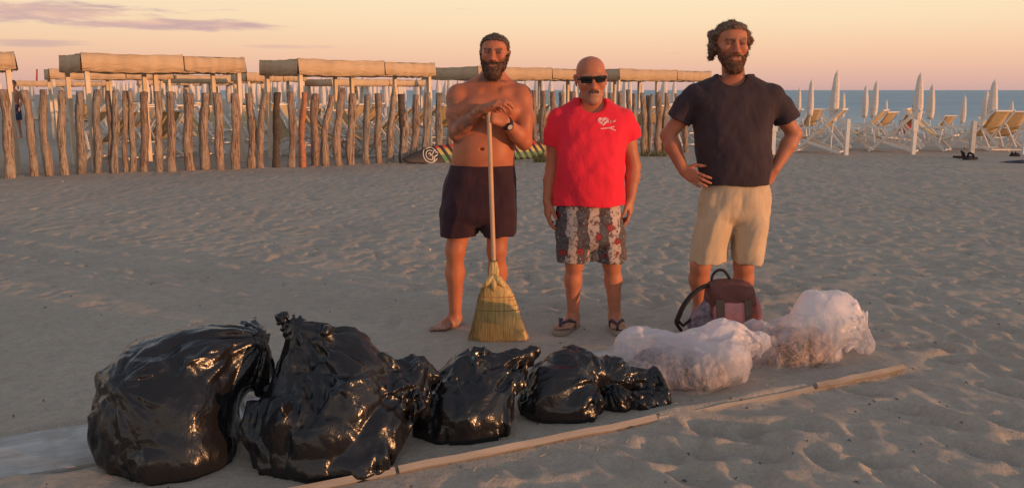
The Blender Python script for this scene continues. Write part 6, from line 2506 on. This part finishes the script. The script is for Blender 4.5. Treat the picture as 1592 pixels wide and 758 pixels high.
# braided neck: three bundles folded over
for (a, b_, r0, r1) in (((768, 429, -0.02), (750, 447, -0.03), 0.020, 0.013), ((768, 429, -0.02), (768, 452, -0.038), 0.019, 0.012), ((768, 429, -0.02), (785, 446, -0.03), 0.020, 0.013)):
    MB().tube([bq(*a), (bq(*a) + bq(*b_)) / 2 + (0, -0.012, 0.004), bq(*b_)], [r0 * 0.8, r0, r1 * 0.6], 8).build('straw_bundle', M_STRAW, head, True)
for py in (405, 428.5):
    z = bq(768, py)
    MB().tube([z + np.array((0.028 * math.cos(a) * (0.75 if py < 420 else 1), 0.028 * math.sin(a) * (0.75 if py < 420 else 1), 0.0)) for a in np.linspace(0, 2 * math.pi, 15)], 0.0035, 5).build('binding', M_WIRE, head, True)

# ------------------------------------------------------------------ backpack behind the see-through bags
gp = G(1132, 524)
bk = thing('backpack', 'maroon and pink backpack with dark strap and handle, standing behind the milky bags', 'backpack', (gp.x, gp.y, 0.004))
BKY = gp.y


def kq(px, py, dy=0.0):
    return np.array(P(px, py, BKY + dy)) - np.array((gp.x, gp.y, 0.004))


M_MAROON = simple_mat('maroon_canvas', (0.23, 0.080, 0.066), 0.8, 0.2, 9.0, 0.4, 120.0, 0.2)
M_MAROON2 = simple_mat('dark_maroon_flap', (0.15, 0.058, 0.048), 0.8, 0.25, 9.0, 0.4, 120.0, 0.2)
M_PINK = simple_mat('dusty_pink_canvas', (0.50, 0.20, 0.20), 0.8, 0.15, 9.0, 0.3, 120.0, 0.2)
M_WEB = simple_mat('grey_brown_webbing', (0.13, 0.090, 0.070), 0.85, 0.15, 30.0, 0.4, 150.0, 0.2)
M_BLACKW = simple_mat('black_webbing', (0.030, 0.022, 0.022), 0.75, 0.2, 20.0, 0.3, 150.0, 0.2)
M_MESHP = simple_mat('lilac_mesh', (0.25, 0.19, 0.22), 0.8, 0.6, 26.0, 0.8, 60.0, 0.2)


def padded(name, lv, mat, parent, h=0.006, fold=0.004, seed=0.0, keep=None):
    A_ = np.array(lv)
    f = Fld([(A_[:, 1] - A_[:, 3]).min() - 0.03, (A_[:, 2] - A_[:, 4]).min() - 0.03, A_[:, 0].min() - 0.02], [(A_[:, 1] + A_[:, 3]).max() + 0.03, (A_[:, 2] + A_[:, 4]).max() + 0.03, A_[:, 0].max() + 0.02], h)
    f.add(loft(lv), 0)
    f.displace(lambda x, y, z: -fold * (fbm(x * 11 + seed, y * 11, z * 11, 2)), 0.04)
    if keep:
        f.keep(keep)
    V, Q = f.mesh(2)
    return mesh_obj(name, V, Q, mat, parent)


def klv(py, l, r, ry, cy=0.0, n=3.0):
    a, b_ = kq(l, py, cy), kq(r, py, cy)
    return (a[2], (a[0] + b_[0]) / 2, cy, (b_[0] - a[0]) / 2, ry, n)


kb = padded('body', [klv(525, 1098, 1172, 0.10), klv(505, 1094, 1178, 0.115), klv(485, 1094, 1176, 0.115), klv(465, 1097, 1172, 0.108), klv(448, 1101, 1168, 0.090), klv(440, 1106, 1160, 0.06)], M_MAROON, bk, fold=0.006)
fl = padded('flap', [klv(470, 1096, 1174, 0.118, -0.004), klv(460, 1097, 1173, 0.118, -0.004), klv(447, 1099, 1171, 0.104, -0.002), klv(439, 1104, 1164, 0.075), klv(436, 1112, 1156, 0.05)], M_MAROON2, bk, fold=0.005, seed=4,
            keep=lambda X, Y, Z: (kq(1130, 469)[2] + 0.035 * np.clip((X - kq(1120, 0)[0]) * -6, 0, 1) * 0 - Z) + 0 * Y)
pk = padded('front_pocket', [klv(522, 1110, 1168, 0.05, -0.085), klv(505, 1107, 1170, 0.055, -0.09), klv(485, 1107, 1168, 0.055, -0.09), klv(468, 1110, 1164, 0.045, -0.085)], M_PINK, bk, fold=0.004, seed=8)
padded('side_pocket', [klv(520, 1074, 1108, 0.07, -0.02, 2.4), klv(505, 1070, 1110, 0.085, -0.02, 2.4), klv(488, 1078, 1110, 0.075, -0.02, 2.4), klv(468, 1094, 1108, 0.04, -0.02, 2.4)], M_MESHP, bk, fold=0.008, seed=9)
padded('side_pocket', [klv(500, 1166, 1182, 0.05, -0.02, 2.4), klv(482, 1166, 1184, 0.055, -0.02, 2.4), klv(462, 1166, 1178, 0.04, -0.02, 2.4)], M_PINK, bk, fold=0.005, seed=11)
for (a, b_) in ((1114, 1126), (1158, 1168)):
    mb = MB()
    vs, fs = [], []
    pys = [466, 478, 490, 502, 514, 524]
    for i, py in enumerate(pys):
        dy = -0.125 - 0.028 * math.sin(math.pi * (i + 0.4) / len(pys))
        for xx in (a, b_):
            vs.append(kq(xx + (i * 0.6), py, dy))
    for i in range(len(pys) - 1):
        fs.append((2 * i, 2 * i + 2, 2 * i + 3, 2 * i + 1))
    vs2 = [v + np.array((0, 0.02, 0)) for v in vs]
    n = len(vs)
    fs += [tuple(q_ + n for q_ in f_[::-1]) for f_ in fs]
    for i in range(len(pys) - 1):
        fs += [(2 * i, 2 * i + n, 2 * i + 2 + n, 2 * i + 2), (2 * i + 1, 2 * i + 3, 2 * i + 3 + n, 2 * i + 1 + n)]
    mesh_obj('buckle_strap', vs + vs2, fs, M_WEB, bk, False)
MB().tube(curve_pts([kq(1106, 442, 0.02), kq(1108, 428, 0.03), kq(1116, 420, 0.03), kq(1126, 421, 0.03), kq(1134, 432, 0.03), kq(1137, 441, 0.02)]), 0.0085, 8, True, 0.8).build('handle', M_BLACKW, bk, True)
MB().tube(curve_pts([kq(1108, 441, 0.02), kq(1092, 446, -0.04), kq(1076, 458, -0.10), kq(1063, 475, -0.13), kq(1055, 492, -0.13), kq(1052, 502, -0.12), kq(1058, 512, -0.08)]), 0.019, 8, True, 0.55).build('shoulder_strap', M_BLACKW, bk, True)
MB().tube([kq(1054, 498, -0.12), kq(1062, 506, -0.08), kq(1074, 496, -0.03), kq(1096, 476, 0.02)], [0.009, 0.008, 0.008, 0.008], 6).build('adjuster_strap', M_BLACKW, bk, True)
em = [(1141, 486), (1146, 483), (1150, 486), (1148, 491), (1143, 494), (1146, 499), (1151, 500), (1152, 504), (1147, 507), (1142, 503)]
epts = proj_to(pk, [kq(x, y, -0.2) for x, y in em], off=0.002)
vs, fs = ribbon(epts, 0.006)
mesh_obj('emblem', vs, fs, simple_mat('cream_thread', (0.42, 0.25, 0.19), 0.8), pk, False)

# ------------------------------------------------------------------ board lying against the fence
def board_bag_mat():
    m, nt, b = new_mat('rainbow_striped_cover')
    tc = nt.n('ShaderNodeTexCoord').outputs['Object']
    sp = nt.n('ShaderNodeSeparateXYZ')
    nt.set(sp, 0, tc)
    x, z = sp.outputs[0], sp.outputs[2]
    # slanted stripes: lean one way in the upper half and back in the lower half near the nose
    zz_ = nt.math('SUBTRACT', z, 0.20)
    lean = nt.math('MULTIPLY', zz_, 0.55)
    u = nt.math('ADD', x, nt.math('MULTIPLY', lean, -1.0 if False else 1.0))
    k = nt.math('FRACT', nt.math('MULTIPLY', nt.math('ADD', u, 5.0), 6.2))
    band = nt.math('LESS_THAN', k, 0.5)
    m0 = nt.math('GREATER_THAN', u, -0.84)
    col = nt.ramp(nt.maprange(z, 0.02, 0.40), [(0.0, (0.30, 0.25, 0.20)), (0.14, (0.06, 0.22, 0.07)), (0.40, (0.12, 0.30, 0.10)), (0.48, (0.55, 0.42, 0.12)), (0.72, (0.55, 0.36, 0.10)), (0.80, (0.50, 0.06, 0.04)), (1.0, (0.50, 0.05, 0.06))])
    c = nt.mix(nt.math('MULTIPLY', band, m0), (0.030, 0.024, 0.026), col)
    nt.set(b, 'Base Color', c)
    nt.set(b, 'Roughness', 0.6)
    nt.set(b, 'Normal', nt.bump(nt.noise(tc, 7.0, 3.0), 0.3, 0.02))
    return m


f0, f1 = fence_base(617), fence_base(835)
d = Vector((f1.x - f0.x, f1.y - f0.y, 0))
Lb = d.length
mid = (f0 + f1) / 2
nrm = Vector((d.y, -d.x, 0)).normalized()       # towards the camera
if nrm.y > 0:
    nrm = -nrm
mid = mid + nrm * 0.30
sb = None
n, seg = 40, 14
vs, fs = [], []
for i in range(n + 1):
    t = i / n
    x = (t - 0.5) * Lb
    w_ = 0.205 * (min(1.0, (t / 0.22)) ** 0.62 if t < 0.22 else 1.0) * (1.0 if t < 0.9 else max(0.3, 1 - ((t - 0.9) / 0.1) ** 2 * 0.6))
    th = 0.055 * (0.4 + 0.6 * min(1, t / 0.15))
    for j in range(seg):
        a = 2 * math.pi * j / seg
        zl = w_ * math.sin(a)
        yl = th * math.cos(a)
        vs.append((x, yl + 0.35 * zl + 0.02 * math.sin(x * 5), 0.20 + zl * 0.93 - 0.10 * (1 - t) ** 4 + 0.03 * t))
for i in range(n):
    for j in range(seg):
        j2 = (j + 1) % seg
        fs.append((i * seg + j, i * seg + j2, (i + 1) * seg + j2, (i + 1) * seg + j))
fs.append(tuple(range(seg))[::-1]); fs.append(tuple(n * seg + j for j in range(seg)))
sb = thing('surfboard', 'surfboard in a black cover with rainbow stripes lying against the foot of the log fence', 'surfboard', (mid.x, mid.y, ground(mid.x, mid.y) - 0.02), math.atan2(d.y, d.x))
cover = mesh_obj('cover', vs, fs, board_bag_mat(), sb)
M_EMB = simple_mat('white_print', (0.62, 0.56, 0.50), 0.7)
mbp = MB()
ex, ez = -0.62 * Lb / 2.0 - 0.02, 0.185


def emb(pix, wd, closed=False):
    pts = proj_to(cover, [(ex + a * 0.15, 0, ez + b_ * 0.15) for a, b_ in pix], off=0.004)
    mbp.add(*ribbon(pts, wd, closed))


emb([(1.0 * math.cos(a), 1.0 * math.sin(a)) for a in np.linspace(0.4, 2 * math.pi - 0.5, 26)], 0.018)
emb([(0.62 * math.cos(a), 0.62 * math.sin(a)) for a in np.linspace(0.9, 2 * math.pi - 0.9, 20)], 0.016)
emb([(0.2, -0.5), (0.35, -0.2), (0.15, 0.0), (0.4, 0.2), (0.6, 0.5), (0.85, 0.65)], 0.02)
emb([(0.3, -0.85), (0.55, -0.6), (0.5, -0.3), (0.8, -0.1), (1.05, 0.05)], 0.022)
emb([(-0.25, 0.15), (0.0, 0.3), (0.1, 0.1), (-0.1, -0.1)], 0.02)
emb([(0.75, 0.3), (1.0, 0.35), (1.15, 0.2)], 0.02)
mbp.build('emblem', M_EMB, cover)

# ------------------------------------------------------------------ beach grass tufts, debris
M_GRASS = simple_mat('beach_grass', (0.085, 0.095, 0.035), 0.8, 0.4, 10.0)


def tuft_plant(px, py, wpx, hpx, nb, label, seed):
    c = on_ground(px, py)
    k = PXM(py, c.y)
    rs_ = np.random.default_rng(seed)
    vs, fs = [], []
    for i in range(nb):
        bx, by_ = rs_.uniform(-0.5, 0.5) * wpx * k, rs_.uniform(-0.12, 0.12)
        L = hpx * k * rs_.uniform(0.5, 1.1)
        a = rs_.uniform(0, 6.28); bend = rs_.uniform(0.1, 0.9)
        b0 = len(vs)
        for j in range(5):
            t = j / 4
            w_ = 0.006 * (1 - 0.85 * t)
            x = bx + math.cos(a) * bend * L * t * t; y = by_ + math.sin(a) * bend * L * t * t * 0.6
            vs += [(x - w_, y, L * t * (1 - 0.35 * bend * t)), (x + w_, y, L * t * (1 - 0.35 * bend * t))]
        for j in range(4):
            q_ = b0 + 2 * j
            fs.append((q_, q_ + 1, q_ + 3, q_ + 2))
    o = mesh_obj('beach_grass', vs, fs, M_GRASS)
    o.location = c
    tag(o, label, 'plant')


tuft_plant(1016, 243, 40, 14, 130, 'low tuft of beach grass at the fence between the man in red and the man in black', 2)
tuft_plant(843, 252, 26, 20, 120, 'tuft of beach grass at the fence right behind the end of the surfboard', 3)
tuft_plant(672, 250, 20, 8, 40, 'small tuft of beach grass behind the striped surfboard', 4) if False else None

rs = np.random.default_rng(77)
mb = MB()
for i in range(260):
    if i < 110:
        lw, ww = rs.uniform(0.1, 3.2), rs.normal(0.12, 0.22)
        x, y = W0[0] + WD[0] * lw + WN[0] * ww, W0[1] + WD[1] * lw + WN[1] * ww
    else:
        y = 3.0 + 9 * rs.random() ** 1.5
        x = rs.uniform(-0.6, 0.6) * y
    a = rs.uniform(0, 3.14)
    L = rs.uniform(0.01, 0.045)
    g_ = ground(x, y)
    mb.tube([(x, y, g_ + 0.003), (x + L * math.cos(a), y + L * math.sin(a), g_ + rs.uniform(0.003, 0.010))], [0.0018, 0.0012], 4)
db = mb.build('straw_bits', simple_mat('pale_straw', (0.45, 0.36, 0.24), 0.8))
db['kind'] = 'stuff'
mb = MB()
for i in range(70):
    y = 4.0 + 13 * rs.random() ** 0.8
    x = rs.uniform(-0.62, 0.62) * y
    g_ = ground(x, y)
    r_ = rs.uniform(0.006, 0.014)
    vs = [Vector((x, y, g_)) + Vector(rs.normal(size=3)) * r_ for _ in range(4)]
    mb.add(vs, [(0, 1, 2), (0, 2, 3), (0, 3, 1), (1, 3, 2)])
db = mb.build('shell_bits', simple_mat('pale_shell', (0.62, 0.55, 0.48), 0.7))
db['kind'] = 'stuff'
mb = MB()
for i in range(230):
    y = 2.9 + 13 * rs.random() ** 1.6
    x = rs.uniform(-0.62, 0.62) * y
    wp_ = (x - W0[0]) * WN[0] + (y - W0[1]) * WN[1]
    g_ = ground(x, y)
    a = rs.uniform(0, 3.14)
    L = rs.uniform(0.006, 0.022)
    mb.tube([(x, y, g_ + 0.002), (x + 0.6 * L * math.cos(a), y + 0.6 * L * math.sin(a), g_ + 0.006), (x + L * math.cos(a + 0.5), y + L * math.sin(a + 0.5), g_ + 0.003)], [0.002, 0.003, 0.0012], 4)
db = mb.build('seaweed_bits', simple_mat('dry_seaweed', (0.07, 0.05, 0.035), 0.9))
db['kind'] = 'stuff'
rag = heap('paper_scrap', 'small pale paper scrap on the sand left of the bags', 'paper scrap', 306, 332, 8, 3, simple_mat('pale_paper', (0.55, 0.47, 0.40), 0.9), 5.5, depth=0.6)

# ------------------------------------------------------------------ two people far back
def far_person(px, py_foot, py_head, label, navy=True):
    g = on_ground(px, py_foot)
    top_ = P(px, py_head, g.y)
    Hh = (top_.z - g.z)
    root = thing('person', label, 'person', g)
    k = Hh / 1.78
    f = Fld([-0.45 * k, -0.35, -0.02], [0.45 * k, 0.35, 1.85 * k], 0.012)
    V3 = lambda x, y, z: np.array((x * k, y * k, z * k))
    f.add(loft([(z * k, x * k, 0.0 + (0.06 if z > 1.2 else 0.02) * 0, rx * k, ry * k, 2.2) for z, x, rx, ry in ((0.88, 0, 0.16, 0.11), (1.0, 0, 0.155, 0.115), (1.15, 0.01, 0.15, 0.11), (1.32, 0.02, 0.18, 0.12), (1.44, 0.03, 0.16, 0.10), (1.5, 0.035, 0.07, 0.07))]), 0)
    f.add(cone(V3(0.03, 0, 1.45), V3(0.04, -0.02, 1.58), 0.055 * k, 0.05 * k), 0.03)
    f.add(ball(V3(0.045, -0.02, 1.66), np.array((0.078, 0.095, 0.115)) * k), 0.02)
    for s in (-1, 1):
        f.add(cone(V3(s * 0.09, 0, 0.88), V3(s * 0.10, -0.01, 0.48), 0.085 * k, 0.055 * k), 0.04)
        f.add(cone(V3(s * 0.10, -0.01, 0.48), V3(s * 0.11, 0.02, 0.08), 0.054 * k, 0.036 * k), 0.02)
        f.add(cone(V3(s * 0.11, 0.03, 0.035), V3(s * 0.125, -0.16, 0.025), 0.036 * k, 0.03 * k), 0.02)
        f.add(cone(V3(0.02 + s * 0.19, 0, 1.40), V3(0.02 + s * 0.24, 0.02, 1.12), 0.052 * k, 0.04 * k), 0.03)
        f.add(cone(V3(0.02 + s * 0.24, 0.02, 1.12), V3(0.01 + s * 0.22, -0.14, 0.90), 0.042 * k, 0.03 * k), 0.02)
        f.add(ball(V3(0.01 + s * 0.22, -0.16, 0.86), (0.03 * k, 0.03 * k, 0.05 * k)), 0.02)
    V, Q = f.mesh(2)
    o = mesh_obj('body', V, Q, M_SKIN, root)
    set_color(o, np.repeat(np.array([[0.42, 0.19, 0.12]]), len(V), 0))
    f = Fld([-0.3 * k, -0.3, 0.4], [0.3 * k, 0.3, 1.1 * k], 0.012)
    f.add(loft([(0.80 * k, 0, 0, 0.185 * k, 0.135 * k, 2.3), (0.92 * k, 0, 0, 0.180 * k, 0.135 * k, 2.3), (1.03 * k, 0, 0, 0.17 * k, 0.13 * k, 2.3)]), 0)
    for s in (-1, 1):
        f.add(loft([(0.55 * k, s * 0.11 * k, -0.005, 0.095 * k, 0.11 * k, 2.2), (0.85 * k, s * 0.09 * k, 0, 0.10 * k, 0.125 * k, 2.2)]), 0.03)
    V, Q = f.mesh(1)
    mesh_obj('shorts', V, Q, simple_mat('navy_cloth', (0.035, 0.04, 0.085), 0.85), root)
    f = Fld(V3(-0.1, -0.2, 1.55), V3(0.2, 0.2, 1.85), 0.008)
    f.add(ball(V3(0.045, 0.0, 1.685), np.array((0.086, 0.105, 0.11)) * k), 0)
    f.keep(lambda X, Y, Z: (1.655 + np.clip(-Y, 0, 1) * 0.9) * k - Z + 0 * X)
    V, Q = f.mesh(1)
    mesh_obj('hair', V, Q, M_HAIR1, root)


far_person(27, 214, 125, 'shirtless dark-haired man in navy shorts standing behind the leftmost logs')


def lying_person(chair_label_px, yaw, label):
    g = on_ground(*chair_label_px)
    root = thing('person', label, 'person', g, math.radians(yaw))
    f = Fld([-0.75, -0.32, 0.15], [0.95, 0.32, 1.30], 0.013)
    f.add(cone((-0.08, 0, 0.50), (-0.38, 0, 0.90), 0.14, 0.15), 0.03)
    f.add(cone((-0.40, 0, 0.95), (-0.46, 0, 1.06), 0.055, 0.05), 0.03)
    f.add(ball((-0.47, 0, 1.15), (0.095, 0.08, 0.115)), 0.02)
    for s in (-1, 1):
        f.add(cone((-0.05, s * 0.09, 0.46), (0.38, s * 0.11, 0.62), 0.085, 0.06), 0.04)
        f.add(cone((0.38, s * 0.11, 0.62), (0.62, s * 0.11, 0.24), 0.056, 0.038), 0.02)
        f.add(cone((0.62, s * 0.11, 0.22), (0.80, s * 0.12, 0.20), 0.036, 0.028), 0.02)
        f.add(cone((-0.36, s * 0.17, 0.88), (-0.14, s * 0.24, 0.68), 0.048, 0.040), 0.03)
        f.add(cone((-0.14, s * 0.24, 0.68), (0.12, s * 0.20, 0.68), 0.040, 0.030), 0.02)
        f.add(ball((0.17, s * 0.19, 0.68), (0.05, 0.03, 0.025)), 0.02)
    V, Q = f.mesh(2)
    o = mesh_obj('body', V, Q, M_SKIN, root)
    set_color(o, np.repeat(np.array([[0.42, 0.18, 0.12]]), len(V), 0))
    f = Fld([-0.7, -0.15, 1.0], [-0.3, 0.15, 1.35], 0.01)
    f.add(ball((-0.485, 0, 1.175), (0.105, 0.09, 0.115)), 0)
    f.keep(lambda X, Y, Z: np.maximum(1.14 - Z, X + 0.43) + 0 * Y)
    V, Q = f.mesh(1)
    mesh_obj('hair', V, Q, M_HAIR1, root)
    f = Fld([-0.3, -0.25, 0.3], [0.35, 0.25, 0.8], 0.012)
    f.add(cone((-0.12, 0, 0.50), (0.02, 0, 0.47), 0.150, 0.14), 0)
    for s in (-1, 1):
        f.add(cone((-0.02, s * 0.09, 0.47), (0.16, s * 0.10, 0.54), 0.10, 0.085), 0.03)
    V, Q = f.mesh(1)
    mesh_obj('shorts', V, Q, M_RED, root)


lying_person((1410, 218), 85, 'dark-haired person lying back in a deck chair behind the short post with a white box')
